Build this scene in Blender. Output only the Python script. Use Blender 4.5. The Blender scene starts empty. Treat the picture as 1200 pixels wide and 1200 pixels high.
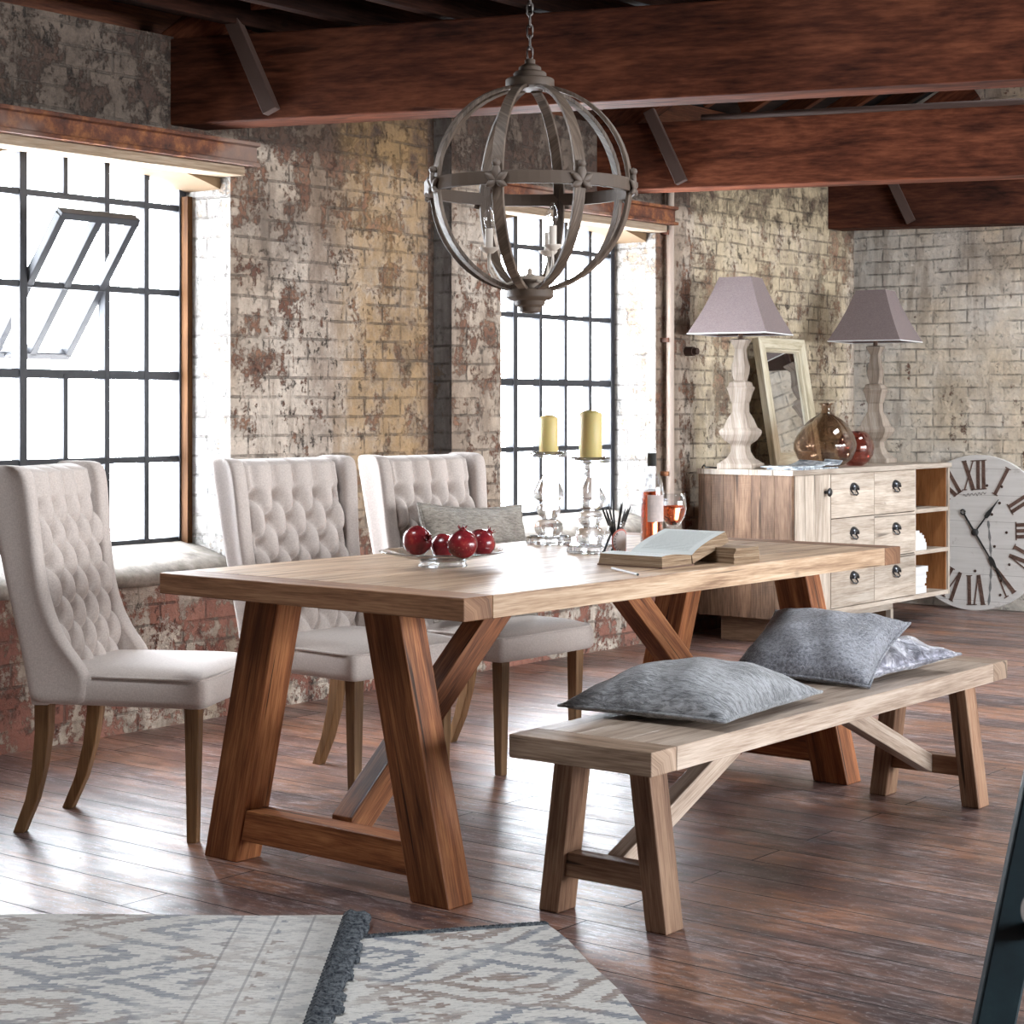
import bpy, bmesh, math, random
from mathutils import Vector, Matrix
random.seed(7)
C = bpy.context.scene.collection
PI = math.pi
R = math.radians
# ---------------------------------------------------------------- view frame
F, HOR, EYE = 2200.0, 479.0, 1.25
A = R(38.3)
cA, sA = math.cos(A), math.sin(A)
def c2w(x, z):            # a point right / ahead of the viewer -> room X, Y
    return (x*cA - z*sA, x*sA + z*cA)
def at(px, py, ht):       # floor-parallel plane at height ht
    z = (EYE-ht)*F/(py-HOR)
    return c2w((px-600)*z/F, z)

# ---------------------------------------------------------------- object helpers
def empty(name, loc=(0, 0, 0), rz=0.0, label=None, cat=None, group=None, rot=None):
    o = bpy.data.objects.new(name, None)
    C.objects.link(o)
    o.location = loc
    o.rotation_euler = rot if rot else (0, 0, rz)
    o.empty_display_size = .05
    return tag(o, label, cat, group)
def tag(o, label=None, cat=None, group=None, kind=None):
    if label: o['label'] = label
    if cat: o['category'] = cat
    if group: o['group'] = group
    if kind: o['kind'] = kind
    return o
def obj(name, bm, mat, parent=None, smooth=False, bevel=0, seg=2, sub=0, loc=None, rot=None, solid=0, angle=35, label=None):
    bmesh.ops.recalc_face_normals(bm, faces=bm.faces)
    me = bpy.data.meshes.new(name)
    bm.to_mesh(me); bm.free()
    mats = mat if isinstance(mat, (list, tuple)) else [mat]
    for m in mats: me.materials.append(m)
    o = bpy.data.objects.new(name, me)
    C.objects.link(o)
    if parent: o.parent = parent
    if loc: o.location = loc
    if rot: o.rotation_euler = rot
    if smooth:
        for p in me.polygons: p.use_smooth = True
    if solid:
        m = o.modifiers.new('t', 'SOLIDIFY'); m.thickness = solid; m.offset = 0
    if bevel:
        m = o.modifiers.new('b', 'BEVEL'); m.width = bevel; m.segments = seg
        m.limit_method = 'ANGLE'; m.angle_limit = R(angle); m.harden_normals = False
    if sub:
        m = o.modifiers.new('s', 'SUBSURF'); m.levels = sub; m.render_levels = sub
    if label: o['label'] = label
    return o
def copy_tree(o, parent=None):
    c = o.copy(); C.objects.link(c)
    if parent: c.parent = parent
    for ch in list(o.children): copy_tree(ch, c)
    return c

def BM():
    b = bmesh.new(); b.loops.layers.uv.new('UVMap'); return b
def uvl(bm): return bm.loops.layers.uv.active
def hexa(bm, b4, t4, off=None, mi=0):
    """Six-sided timber from bottom ring to top ring, grain (u) running bottom->top."""
    off = random.uniform(0, 50) if off is None else off
    uv = uvl(bm)
    vb = [bm.verts.new(p) for p in b4]; vt = [bm.verts.new(p) for p in t4]
    L = (Vector(t4[0])-Vector(b4[0])).length
    per = 0
    for i in range(4):
        j = (i+1) % 4
        w = (Vector(b4[j])-Vector(b4[i])).length
        f = bm.faces.new((vb[i], vb[j], vt[j], vt[i])); f.material_index = mi
        for l, c in zip(f.loops, ((0, per), (0, per+w), (L, per+w), (L, per))):
            l[uv].uv = (c[0]+off*.37, c[1]+off)
        per += w
    for ring, s in ((vb, 0), (vt, 1)):
        f = bm.faces.new(ring if s else ring[::-1]); f.material_index = mi
        n0 = ring[0].co
        for l in f.loops:
            d = l.vert.co-n0
            l[uv].uv = (off*.37+abs(d.x)*.3+abs(d.y)*.3+abs(d.z)*.3, off+5+d.length)
def bar(bm, p0, p1, w, h, up=(0, 0, 1), off=None, mi=0):
    """rectangular timber from p0 to p1; w across, h along up"""
    p0, p1, up = Vector(p0), Vector(p1), Vector(up)
    d = (p1-p0).normalized()
    s = d.cross(up)
    if s.length < 1e-5: s = d.cross(Vector((1, 0, 0)))
    s.normalize(); u = s.cross(d).normalized()
    q = [s*(-w/2)+u*(-h/2), s*(w/2)+u*(-h/2), s*(w/2)+u*(h/2), s*(-w/2)+u*(h/2)]
    hexa(bm, [p0+v for v in q], [p1+v for v in q], off, mi)
def box(bm, x0, x1, y0, y1, z0, z1, axis='z', off=None, mi=0):
    if axis == 'x':
        hexa(bm, [(x0, y0, z0), (x0, y1, z0), (x0, y1, z1), (x0, y0, z1)], [(x1, y0, z0), (x1, y1, z0), (x1, y1, z1), (x1, y0, z1)], off, mi)
    elif axis == 'y':
        hexa(bm, [(x0, y0, z0), (x1, y0, z0), (x1, y0, z1), (x0, y0, z1)], [(x0, y1, z0), (x1, y1, z0), (x1, y1, z1), (x0, y1, z1)], off, mi)
    else:
        hexa(bm, [(x0, y0, z0), (x1, y0, z0), (x1, y1, z0), (x0, y1, z0)], [(x0, y0, z1), (x1, y0, z1), (x1, y1, z1), (x0, y1, z1)], off, mi)
def loft(bm, rings, cap=True, closed=True):
    uv = uvl(bm)
    V = [[bm.verts.new(p) for p in r] for r in rings]
    n = len(V[0])
    for i in range(len(V)-1):
        for k in range(n if closed else n-1):
            j = (k+1) % n
            f = bm.faces.new((V[i][k], V[i][j], V[i+1][j], V[i+1][k]))
            for l, c in zip(f.loops, ((i, k), (i, k+1), (i+1, k+1), (i+1, k))):
                l[uv].uv = (c[0]*.05, c[1]*.02)
    if cap and closed:
        bm.faces.new(V[0][::-1]); bm.faces.new(V[-1])
def lathe(bm, prof, n=32, cx=0, cy=0, cz=0, close=False):
    """profile [(r,z)]; r == 0 makes a pole"""
    rows = []
    for r, z in prof:
        if r < 1e-6: rows.append([bm.verts.new((cx, cy, cz+z))])
        else: rows.append([bm.verts.new((cx+r*math.cos(2*PI*k/n), cy+r*math.sin(2*PI*k/n), cz+z)) for k in range(n)])
    prs = list(zip(rows, rows[1:]))
    if close: prs.append((rows[-1], rows[0]))
    for a, b in prs:
        for k in range(n):
            j = (k+1) % n
            if len(a) == 1 and len(b) == 1: continue
            if len(a) == 1: bm.faces.new((a[0], b[j], b[k]))
            elif len(b) == 1: bm.faces.new((a[k], a[j], b[0]))
            else: bm.faces.new((a[k], a[j], b[j], b[k]))
def tube(bm, pts, r, n=10, cap=True, closed=False):
    pts = [Vector(p) for p in pts]
    rings = []
    m = len(pts)
    up = Vector((0, 0, 1))
    for i, p in enumerate(pts):
        if closed: d = pts[(i+1) % m]-pts[i-1]
        else: d = pts[min(i+1, m-1)]-pts[max(i-1, 0)]
        d.normalize()
        s = d.cross(up)
        if s.length < .05: s = d.cross(Vector((1, 0, 0)))
        s.normalize(); u = s.cross(d)
        rr = r[i] if isinstance(r, (list, tuple)) else r
        rings.append([p+(s*math.cos(2*PI*k/n)+u*math.sin(2*PI*k/n))*rr for k in range(n)])
    if closed: rings.append(rings[0])
    if closed:
        V = [[bm.verts.new(q) for q in rg] for rg in rings[:-1]]
        for i in range(m):
            for k in range(n):
                j = (k+1) % n; i2 = (i+1) % m
                bm.faces.new((V[i][k], V[i][j], V[i2][j], V[i2][k]))
    else: loft(bm, rings, cap)
def prism(bm, poly, axis, a0, a1):
    """extrude 2-D polygon; axis x: poly=(y,z); y: poly=(x,z); z: poly=(x,y)"""
    def P(p, a):
        return (a, p[0], p[1]) if axis == 'x' else (p[0], a, p[1]) if axis == 'y' else (p[0], p[1], a)
    uv = uvl(bm)
    v0 = [bm.verts.new(P(p, a0)) for p in poly]; v1 = [bm.verts.new(P(p, a1)) for p in poly]
    n = len(poly)
    for i in range(n):
        j = (i+1) % n
        bm.faces.new((v0[i], v0[j], v1[j], v1[i]))
    f0 = bm.faces.new(v0[::-1]); f1 = bm.faces.new(v1)
    for f in bm.faces:
        for l in f.loops: l[uv].uv = (l.vert.co.x+l.vert.co.y, l.vert.co.z)
def slab(bm, W, L, z0, z1, n, g=.0015, seed=0):
    """plank top as ONE connected mesh: n boards side by side, grain along y, shallow grooves between"""
    uv = uvl(bm); rnd = random.Random(seed)
    edges = [-W/2]
    ws = [rnd.uniform(.8, 1.2) for _ in range(n)]; s = sum(ws)
    for w in ws: edges.append(edges[-1]+W*w/s)
    top, bot, idt, idb = [], [], [], []
    for i in range(n):
        a, b = edges[i], edges[i+1]
        top += [(a+(g if i else 0), z1), (b-(g if i < n-1 else 0), z1)]; idt += [i, -1]
        if i < n-1: top.append((b, z1-2*g)); idt += []
    ring = []
    for i in range(n):
        a, b = edges[i], edges[i+1]
        ring.append((a+(g if i else 0), z1, i))
        ring.append((b-(g if i < n-1 else 0), z1, i))
        if i < n-1: ring.append((b, z1-3*g, i))
    ring.append((W/2, z0, n)); ring.append((-W/2, z0, n))
    v0 = [bm.verts.new((x, -L/2, z)) for x, z, _ in ring]; v1 = [bm.verts.new((x, L/2, z)) for x, z, _ in ring]
    m = len(ring)
    for k in range(m):
        j = (k+1) % m
        f = bm.faces.new((v0[k], v0[j], v1[j], v1[k]))
        idd = ring[k][2]
        o = idd*7.31+seed*3.7
        for l in f.loops:
            l[uv].uv = (l.vert.co.y+o*.4, l.vert.co.x+l.vert.co.z+o)
    for vs in (v0[::-1], v1):
        f = bm.faces.new(vs)
        for l in f.loops: l[uv].uv = (l.vert.co.z+seed, l.vert.co.x+3)
def pillow(bm, lx, ly, t, n=22, pinch=.5, seed=0, wr=.004, tb=None):
    """stuffed cushion with pulled-out corners; centre at origin, thickness along z"""
    rnd = random.Random(seed)
    ph = [rnd.uniform(0, 6) for _ in range(6)]
    uv = uvl(bm)
    def P(i, j, s):
        u, v = -1+2*i/n, -1+2*j/n
        e = (1-abs(u)**2.6)*(1-abs(v)**2.6)
        z = (t if s > 0 else -(t if tb is None else tb))*max(e, 0)**(pinch if s > 0 or tb is None else .28)
        # sides drawn in between the corners
        x = lx/2*u*(1-.085*(1-v*v)); y = ly/2*v*(1-.085*(1-u*u))
        if e > 0: z += wr*e**.3*(math.sin(9*u+4*v+ph[0])+math.sin(7*v-6*u+ph[1])+.7*math.sin(17*u*v+ph[2]))*(1 if s > 0 else .4)
        return (x, y, z)
    T = {}; B = {}
    for i in range(n+1):
        for j in range(n+1):
            T[i, j] = bm.verts.new(P(i, j, 1))
            B[i, j] = T[i, j] if i in (0, n) or j in (0, n) else bm.verts.new(P(i, j, -1))
    for i in range(n):
        for j in range(n):
            for D, s in ((T, 1), (B, -1)):
                q = (D[i, j], D[i+1, j], D[i+1, j+1], D[i, j+1])
                f = bm.faces.new(q if s > 0 else q[::-1])
                for l in f.loops: l[uv].uv = (l.vert.co.x, l.vert.co.y+(0 if s > 0 else 3))
def rim(lx, ly, n=40):
    pts = []
    for k in range(4):
        for q in range(n//4):
            u = -1+2*q/(n//4)
            a, b = ((u, -1), (1, u), (-u, 1), (-1, -u))[k]
            pts.append((lx/2*a*(1-.085*(1-b*b)), ly/2*b*(1-.085*(1-a*a)), 0))
    return pts
WORLD, EXPO = 8.0, 1.75
# ---------------------------------------------------------------- materials
class NT:
    def __init__(s, name):
        s.m = bpy.data.materials.new(name); s.m.use_nodes = True
        s.t = s.m.node_tree; s.n = s.t.nodes; s.l = s.t.links
        s.p = s.n['Principled BSDF']
    def add(s, typ, **kw):
        nd = s.n.new('ShaderNode'+typ)
        for k, v in kw.items(): setattr(nd, k, v)
        return nd
    def link(s, a, b): s.l.new(a, b)
    def put(s, sock, v):
        if hasattr(v, 'is_output'): s.l.new(v, sock)
        elif v is not None: sock.default_value = v
    def set(s, **kw):
        for k, v in kw.items(): s.put(s.p.inputs[k.replace('_', ' ')], v)
    def math(s, op, a, b=None, c=None, clamp=False):
        nd = s.add('Math', operation=op, use_clamp=clamp)
        s.put(nd.inputs[0], a); s.put(nd.inputs[1], b)
        if c is not None: s.put(nd.inputs[2], c)
        return nd.outputs[0]
    def noise(s, vec, scale, detail=4, rough=.55, dist=0.0):
        nd = s.add('TexNoise'); s.put(nd.inputs['Vector'], vec)
        nd.inputs['Scale'].default_value = scale; nd.inputs['Detail'].default_value = detail
        nd.inputs['Roughness'].default_value = rough; nd.inputs['Distortion'].default_value = dist
        return nd.outputs['Fac']
    def ramp(s, fac, stops):
        nd = s.add('ValToRGB'); s.put(nd.inputs[0], fac)
        e = nd.color_ramp.elements
        while len(e) < len(stops): e.new(.5)
        for q, (p, c) in zip(e, stops):
            q.position = p; q.color = (c, c, c, 1) if isinstance(c, (int, float)) else (*c, 1)
        return nd.outputs[0]
    def step(s, v, a, b):       # smooth 0..1 between a and b
        nd = s.add('MapRange', interpolation_type='SMOOTHSTEP'); s.put(nd.inputs[0], v)
        nd.inputs[1].default_value = a; nd.inputs[2].default_value = b
        return nd.outputs[0]
    def mix(s, f, a, b, mode='MIX'):
        nd = s.add('Mix', data_type='RGBA', blend_type=mode)
        s.put(nd.inputs[0], f)
        for q, v in ((nd.inputs[6], a), (nd.inputs[7], b)):
            s.put(q, (*v, 1) if isinstance(v, tuple) and len(v) == 3 else v)
        return nd.outputs[2]
    def vec(s, src, scale=(1, 1, 1), loc=(0, 0, 0)):
        nd = s.add('Mapping'); s.put(nd.inputs[0], src)
        nd.inputs['Scale'].default_value = scale; nd.inputs['Location'].default_value = loc
        return nd.outputs[0]
    def coord(s, which='Object'): return s.add('TexCoord').outputs[which]
    def sep(s, v):
        nd = s.add('SeparateXYZ'); s.put(nd.inputs[0], v); return nd.outputs
    def comb(s, x, y, z=0.0):
        nd = s.add('CombineXYZ')
        for q, v in zip(nd.inputs, (x, y, z)): s.put(q, v)
        return nd.outputs[0]
    def bump(s, h, strength=.4, dist=.01):
        nd = s.add('Bump'); s.put(nd.inputs['Height'], h)
        nd.inputs['Strength'].default_value = strength; nd.inputs['Distance'].default_value = dist
        s.link(nd.outputs[0], s.p.inputs['Normal'])

def plain(name, col, rough=.5, metal=0.0, **kw):
    k = NT(name); k.set(Base_Color=(*col, 1), Roughness=rough, Metallic=metal)
    for a, v in kw.items(): k.set(**{a: v})
    return k.m
def glass(name, col=(1, 1, 1), rough=0.0, ior=1.47):
    k = NT(name); k.set(Base_Color=(*col, 1), Roughness=rough, IOR=ior, Transmission_Weight=1.0)
    return k.m
def pane_glass(name, tint=(.95, .97, 1), solid=0.0, edge=3.0, col=(1, 1, 1)):
    k = NT(name)
    tr = k.add('BsdfTransparent'); tr.inputs[0].default_value = (*tint, 1)
    gl = k.add('BsdfGlossy'); gl.inputs['Roughness'].default_value = .02
    lw = k.add('LayerWeight'); lw.inputs[0].default_value = .5
    fr = k.math('MULTIPLY_ADD', k.math('POWER', lw.outputs['Facing'], edge), .75, .05)
    mx = k.add('MixShader')
    k.link(fr, mx.inputs[0]); k.link(tr.outputs[0], mx.inputs[1]); k.link(gl.outputs[0], mx.inputs[2])
    if solid:
        gg = k.add('BsdfGlass'); gg.inputs['Roughness'].default_value = 0; gg.inputs['IOR'].default_value = 1.45; gg.inputs[0].default_value = (*col, 1)
        m2 = k.add('MixShader'); m2.inputs[0].default_value = solid
        k.link(mx.outputs[0], m2.inputs[1]); k.link(gg.outputs[0], m2.inputs[2]); mx = m2
    k.link(mx.outputs[0], k.n['Material Output'].inputs[0])
    return k.m

def wood(name, dark, mid, light, rough=.5, tone=.35, crack=.5, grain=26, saw=0.0, bump=.25, lam=0, spec=.35):
    """timber: grain along U; V shifted per board so that every board differs"""
    k = NT(name); uv = k.coord('UV')
    u, v, _ = k.sep(uv)
    g1 = k.noise(k.comb(k.math('MULTIPLY', u, 1.6), k.math('MULTIPLY', v, grain)), 1.0, 6, .6, .8)
    g2 = k.noise(k.comb(k.math('MULTIPLY', u, 9), k.math('MULTIPLY', v, grain*9)), 1.0, 3, .6)
    fac = k.math('ADD', k.math('MULTIPLY', g1, .62), k.math('MULTIPLY', g2, .38))
    col = k.ramp(fac, [(.36, dark), (.49, mid), (.62, light)])
    # board tone
    tn = k.noise(k.comb(k.math('MULTIPLY', u, .35), k.math('MULTIPLY', v, .9)), 1.0, 1, .5)
    tn = k.step(tn, .3, .7)
    if lam:
        wn = k.add('TexWhiteNoise', noise_dimensions='1D'); k.put(wn.inputs['W'], k.math('FLOOR', k.math('MULTIPLY', v, lam)))
        tn = k.math('MULTIPLY_ADD', wn.outputs['Value'], .7, k.math('MULTIPLY', tn, .3))
    lo, hi = 1-tone, 1+tone
    gray = k.ramp(tn, [(0, (lo, lo, lo)), (1, (hi, hi, hi))])
    col = k.mix(1.0, col, gray, 'MULTIPLY')
    # dark splits and knots
    cr = k.noise(k.comb(k.math('MULTIPLY', u, 1.1), k.math('MULTIPLY', v, grain*1.6)), 1.0, 2, .5, .4)
    cm = k.step(cr, .655, .70)
    kn = k.step(k.noise(k.comb(k.math('MULTIPLY', u, 5), k.math('MULTIPLY', v, 9)), 1.0, 2, .4), .74, .80)
    msk = k.math('MULTIPLY', k.math('MAXIMUM', cm, kn), crack)
    col = k.mix(msk, col, tuple(c*.22 for c in dark))
    h = k.math('SUBTRACT', fac, k.math('MULTIPLY', msk, .8))
    if saw:
        w = k.math('SINE', k.math('MULTIPLY', u, 900))
        wn = k.step(k.noise(k.comb(u, v), 9, 2), .45, .6)
        h = k.math('ADD', h, k.math('MULTIPLY', k.math('MULTIPLY', w, wn), saw))
        col = k.mix(k.math('MULTIPLY', wn, k.math('MULTIPLY_ADD', w, .12, .12)), col, dark)
    k.set(Base_Color=col, Roughness=k.math('MULTIPLY_ADD', fac, -.2, rough+.1), Specular_IOR_Level=spec)
    k.bump(h, bump, .004)
    return k.m

def brick(name, paint, bare=((.16, .07, .045), (.30, .16, .10)), cover=.5, stain_shade=None, soot=.3, reveal=False, zoned=False, var=.25):
    """painted, flaking brickwork; rows run along the wall whichever way it faces (u = x + y)"""
    k = NT(name); oc = k.coord('Object'); x, y, z = k.sep(oc)
    u = k.math('ADD', x, y)
    wob = k.noise(oc, 3.0, 2)
    uu = k.math('MULTIPLY_ADD', wob, .03, u); zz = k.math('MULTIPLY_ADD', k.noise(oc, 2.2, 2, .5), .022, z)
    bt = k.add('TexBrick', offset=.5)
    k.put(bt.inputs['Vector'], k.comb(uu, zz))
    for nm, val in (('Scale', 1.0), ('Mortar Size', .0065), ('Mortar Smooth', .35), ('Bias', 0.0), ('Brick Width', .235), ('Row Height', .082)):
        bt.inputs[nm].default_value = val
    bt.inputs['Color1'].default_value = (0, 0, 0, 1); bt.inputs['Color2'].default_value = (1, 1, 1, 1); bt.inputs['Mortar'].default_value = (.5, .5, .5, 1)
    mort = bt.outputs['Fac']
    rndb = k.sep(bt.outputs['Color'])[0]
    flake = k.noise(oc, 8, 9, .72)
    fine = k.noise(oc, 48, 6, .75)
    streak = k.noise(k.vec(oc, (9, 9, 1.5)), 1.0, 6, .68)
    big = k.noise(oc, 1.3, 4, .6)
    barec = k.mix(rndb, bare[0], bare[1])
    barec = k.mix(k.step(fine, .45, .62), barec, k.mix(rndb, (.07, .05, .04), (.17, .12, .09)))
    lum = k.math('MULTIPLY_ADD', k.noise(oc, 13, 8, .75), 1.3, .34)
    pc = k.mix(k.step(big, .38, .62), paint[0], paint[1])
    pc = k.mix(1.0, pc, k.comb(lum, lum, lum), 'MULTIPLY')
    pc = k.mix(k.math('MULTIPLY', k.step(streak, .48, .66), .55), pc, tuple(c*.42*m for c, m in zip(paint[0], (1.05, .96, .9))))
    pc = k.mix(k.math('MULTIPLY', rndb, var), pc, (.20, .165, .14))
    s1 = k.math('ADD', k.math('MULTIPLY', flake, .50), k.math('ADD', k.math('MULTIPLY', streak, .30), k.math('MULTIPLY', big, .20)))
    s1 = k.math('ADD', s1, k.math('MULTIPLY', k.math('SUBTRACT', fine, .5), .22))
    cv = cover
    if zoned:
        low = k.step(z, .70, .55)      # barer red brick under the sills
        cv = k.math('SUBTRACT', cv, k.math('MULTIPLY', low, .045))
        high = k.step(k.math('MULTIPLY_ADD', big, .12, z), 2.36, 2.44)
        cv = k.math('SUBTRACT', cv, k.math('MULTIPLY', high, .03))
        barec = k.mix(k.math('MULTIPLY', low, .75), barec, k.mix(rndb, (.22, .075, .05), (.36, .16, .12)))
        pc = k.mix(k.math('MULTIPLY', high, .95), pc, k.mix(k.step(flake, .35, .65), (.045, .030, .021), (.135, .098, .074)))
        barec = k.mix(k.math('MULTIPLY', high, .8), barec, k.mix(fine, (.02, .014, .012), (.075, .05, .038)))
    t = k.math('SUBTRACT', 1.0, cv) if zoned else 1-cover
    d = k.math('SUBTRACT', s1, t)
    hold = k.step(d, -.02, .03)
    col = k.mix(hold, barec, pc)
    if stain_shade:
        for (c, y0, y1, z0, z1, amt) in stain_shade:
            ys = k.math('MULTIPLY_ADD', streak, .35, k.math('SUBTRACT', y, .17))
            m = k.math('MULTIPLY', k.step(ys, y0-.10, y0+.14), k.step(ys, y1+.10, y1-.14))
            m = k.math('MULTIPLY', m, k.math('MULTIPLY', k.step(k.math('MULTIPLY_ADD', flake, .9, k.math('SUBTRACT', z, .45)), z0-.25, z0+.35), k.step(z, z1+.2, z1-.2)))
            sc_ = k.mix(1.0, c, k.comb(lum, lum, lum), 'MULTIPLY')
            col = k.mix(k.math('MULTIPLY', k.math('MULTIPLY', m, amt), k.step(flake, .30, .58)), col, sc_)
    jt = k.math('MULTIPLY', mort, k.math('MULTIPLY', k.step(k.noise(oc, 6, 7, .75), .40, .62), .62))
    col = k.mix(jt, col, (.085, .068, .055))
    pit = k.step(k.noise(k.vec(oc, (1, 1, .7)), 19, 8, .8), .575, .63)
    col = k.mix(k.math('MULTIPLY', pit, k.math('MULTIPLY', k.step(big, .35, .6), soot*1.6), None, True), col, (.035, .026, .022))
    sm = k.step(k.noise(oc, 1.9, 7, .7), .53, .66)
    col = k.mix(k.math('MULTIPLY', sm, soot*.9), col, (.085, .062, .05))
    k.set(Base_Color=col, Roughness=.85)
    h = k.math('ADD', k.math('MULTIPLY', jt, -1.2), k.math('ADD', k.math('MULTIPLY', hold, .5), k.math('MULTIPLY', k.noise(oc, 26, 7, .75), 1.1)))
    h = k.math('SUBTRACT', h, k.math('MULTIPLY', pit, .7))
    k.bump(h, .9, .014)
    return k.m

def fabric(name, col, col2=None, scale=420, bump=.25, sheen=.3, rough=.9, blotch=0.0):
    k = NT(name); oc = k.coord('Object')
    w = k.noise(k.vec(oc, (1, 1, .35)), scale, 2, .6); w2 = k.noise(k.vec(oc, (.35, .35, 1)), scale, 2, .6)
    f = k.math('MULTIPLY', k.math('ADD', w, w2), .5)
    c2 = col2 or tuple(c*.8 for c in col)
    c = k.mix(k.step(f, .35, .65), c2, col)
    if blotch: c = k.mix(k.math('MULTIPLY', k.step(k.noise(oc, 18, 4), .45, .65), blotch), c, c2)
    k.set(Base_Color=c, Roughness=rough, Sheen_Weight=sheen, Specular_IOR_Level=.2)
    k.bump(f, bump, .002)
    return k.m

M = {}
# oak of the table set, warm reclaimed
M['oak'] = wood('reclaimed_oak', (.21, .12, .07), (.43, .285, .18), (.62, .46, .325), .40, .24, .9, 24)
M['oak_leg'] = wood('oak_leg', (.075, .025, .010), (.20, .070, .027), (.36, .15, .06), .5, .38, .9, 22, lam=15, spec=.2)
M['oak_end'] = wood('oak_end_board', (.10, .045, .024), (.21, .105, .056), (.32, .18, .10), .5, .2, .6, 24, spec=.25)
M['bench'] = wood('bench_oak', (.19, .13, .095), (.385, .295, .23), (.54, .445, .37), .40, .18, .9, 24)
M['bench_leg'] = wood('bench_leg_oak', (.11, .05, .026), (.23, .125, .075), (.36, .225, .14), .55, .3, .95, 22, lam=22, spec=.25)
M['bench_end_shaded'] = wood('shaded_bench_end_oak', (.13, .08, .052), (.27, .185, .13), (.40, .295, .22), .5, .18, .7, 24, spec=.25)  # end boards darker than the seat, shade of the end face painted in
M['chair_leg'] = wood('chair_leg_oak', (.10, .05, .02), (.19, .10, .043), (.27, .155, .073), .45, .2, .2, 40)
M['beam'] = wood('stained_beam', (.022, .007, .004), (.075, .022, .011), (.15, .048, .023), .7, .45, .6, 6.5, bump=.6, spec=.12)
M['rafter'] = wood('lit_rafter_wood', (.03, .009, .004), (.085, .026, .011), (.15, .05, .02), .65, .4, .5, 12)  # brighter orange than the joists; lit undersides are put into the colour
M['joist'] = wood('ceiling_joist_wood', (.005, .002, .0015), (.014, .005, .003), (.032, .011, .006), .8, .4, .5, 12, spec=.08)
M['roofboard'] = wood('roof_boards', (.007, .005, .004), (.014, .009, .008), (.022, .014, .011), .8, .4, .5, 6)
M['pale'] = wood('pale_reclaimed', (.30, .24, .19), (.47, .395, .325), (.61, .54, .465), .6, .2, .75, 16, .15)
M['shaded_side'] = wood('shaded_reclaimed', (.065, .036, .022), (.155, .088, .052), (.26, .16, .098), .62, .4, .7, 12, .5)  # browner copy of the pale wood; the side's shade is in the colour
M['shelf_in'] = wood('shelf_lining', (.16, .06, .02), (.30, .12, .04), (.38, .17, .065), .5, .15, .3, 14)
M['lintel_wood'] = wood('lintel_timber', (.17, .115, .07), (.28, .21, .145), (.38, .31, .235), .8, .15, .5, 18, spec=.15)
M['white_wood'] = wood('limewashed_wood', (.20, .155, .12), (.33, .27, .22), (.47, .41, .355), .6, .2, .4, 22)
M['chand'] = wood('weathered_ash', (.045, .03, .021), (.10, .07, .051), (.18, .135, .103), .6, .15, .3, 30)
M['frame_wood'] = wood('mirror_frame_wood', (.32, .27, .18), (.50, .44, .32), (.62, .57, .45), .5, .12, .4, 26)
M['plaster'] = plain('ochre_plaster', (.15, .092, .045), .9)
M['rustwood'] = wood('rusty_timber', (.03, .013, .006), (.065, .028, .010), (.10, .045, .017), .8, .2, .4, 18, spec=.1)
M['iron'] = plain('window_steel', (.022, .023, .028), .6)
M['strap'] = plain('iron_strap', (.048, .024, .017), .7)
M['pull'] = plain('dark_pewter', (.10, .105, .115), .3, .9)
M['bolt'] = plain('bolt_steel', (.05, .045, .045), .45, .7)
M['linen'] = fabric('grey_linen', (.56, .49, .45), (.45, .385, .35), 380, .3)
M['lampshade'] = fabric('taupe_linen', (.215, .17, .165), (.155, .12, .12), 300, .25, .1)
M['glass'] = glass('clear_glass', (.97, .99, 1))
M['pane'] = pane_glass('window_pane', edge=5.0)
M['thin'] = pane_glass('thin_glass', (.97, .98, .99), 0.0, 2.4)
M['glassy'] = pane_glass('crystal_glass', (.93, .955, .975), .68, 1.7, (.98, .99, 1))
M['smoke'] = pane_glass('smoke_glass', (.80, .73, .67), 0.0, 2.2)
M['pink'] = pane_glass('pink_glass', (.84, .58, .54), 0.0, 2.2)
M['wine'] = glass('rose_wine', (.95, .20, .07), 0, 1.33)
M['wax'] = plain('ivory_wax', (.55, .44, .17), .5, 0.0, Subsurface_Weight=.15)
M['wick'] = plain('wick', (.05, .04, .03), .9)
M['foil'] = plain('grey_foil', (.10, .11, .11), .35, .5)
M['paper'] = fabric('paper_label', (.58, .50, .48), None, 60, .02, 0)
M['white_paper'] = plain('white_paper', (.68, .68, .68), .7)
M['greenglass'] = plain('dark_green_glass', (.015, .05, .035), .12)
M['pencil'] = plain('black_pencil', (.012, .012, .012), .35)
M['cream'] = plain('bulb_white', (.62, .55, .48), .5)
M['leafw'] = plain('carved_leaf_grey', (.115, .085, .066), .6)
M['ink'] = plain('dark_ink', (.02, .02, .02), .7)
M['pinkring'] = plain('label_pink', (.50, .14, .11), .6)
M['chainm'] = plain('chain_steel', (.16, .14, .13), .4, .8)

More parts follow.
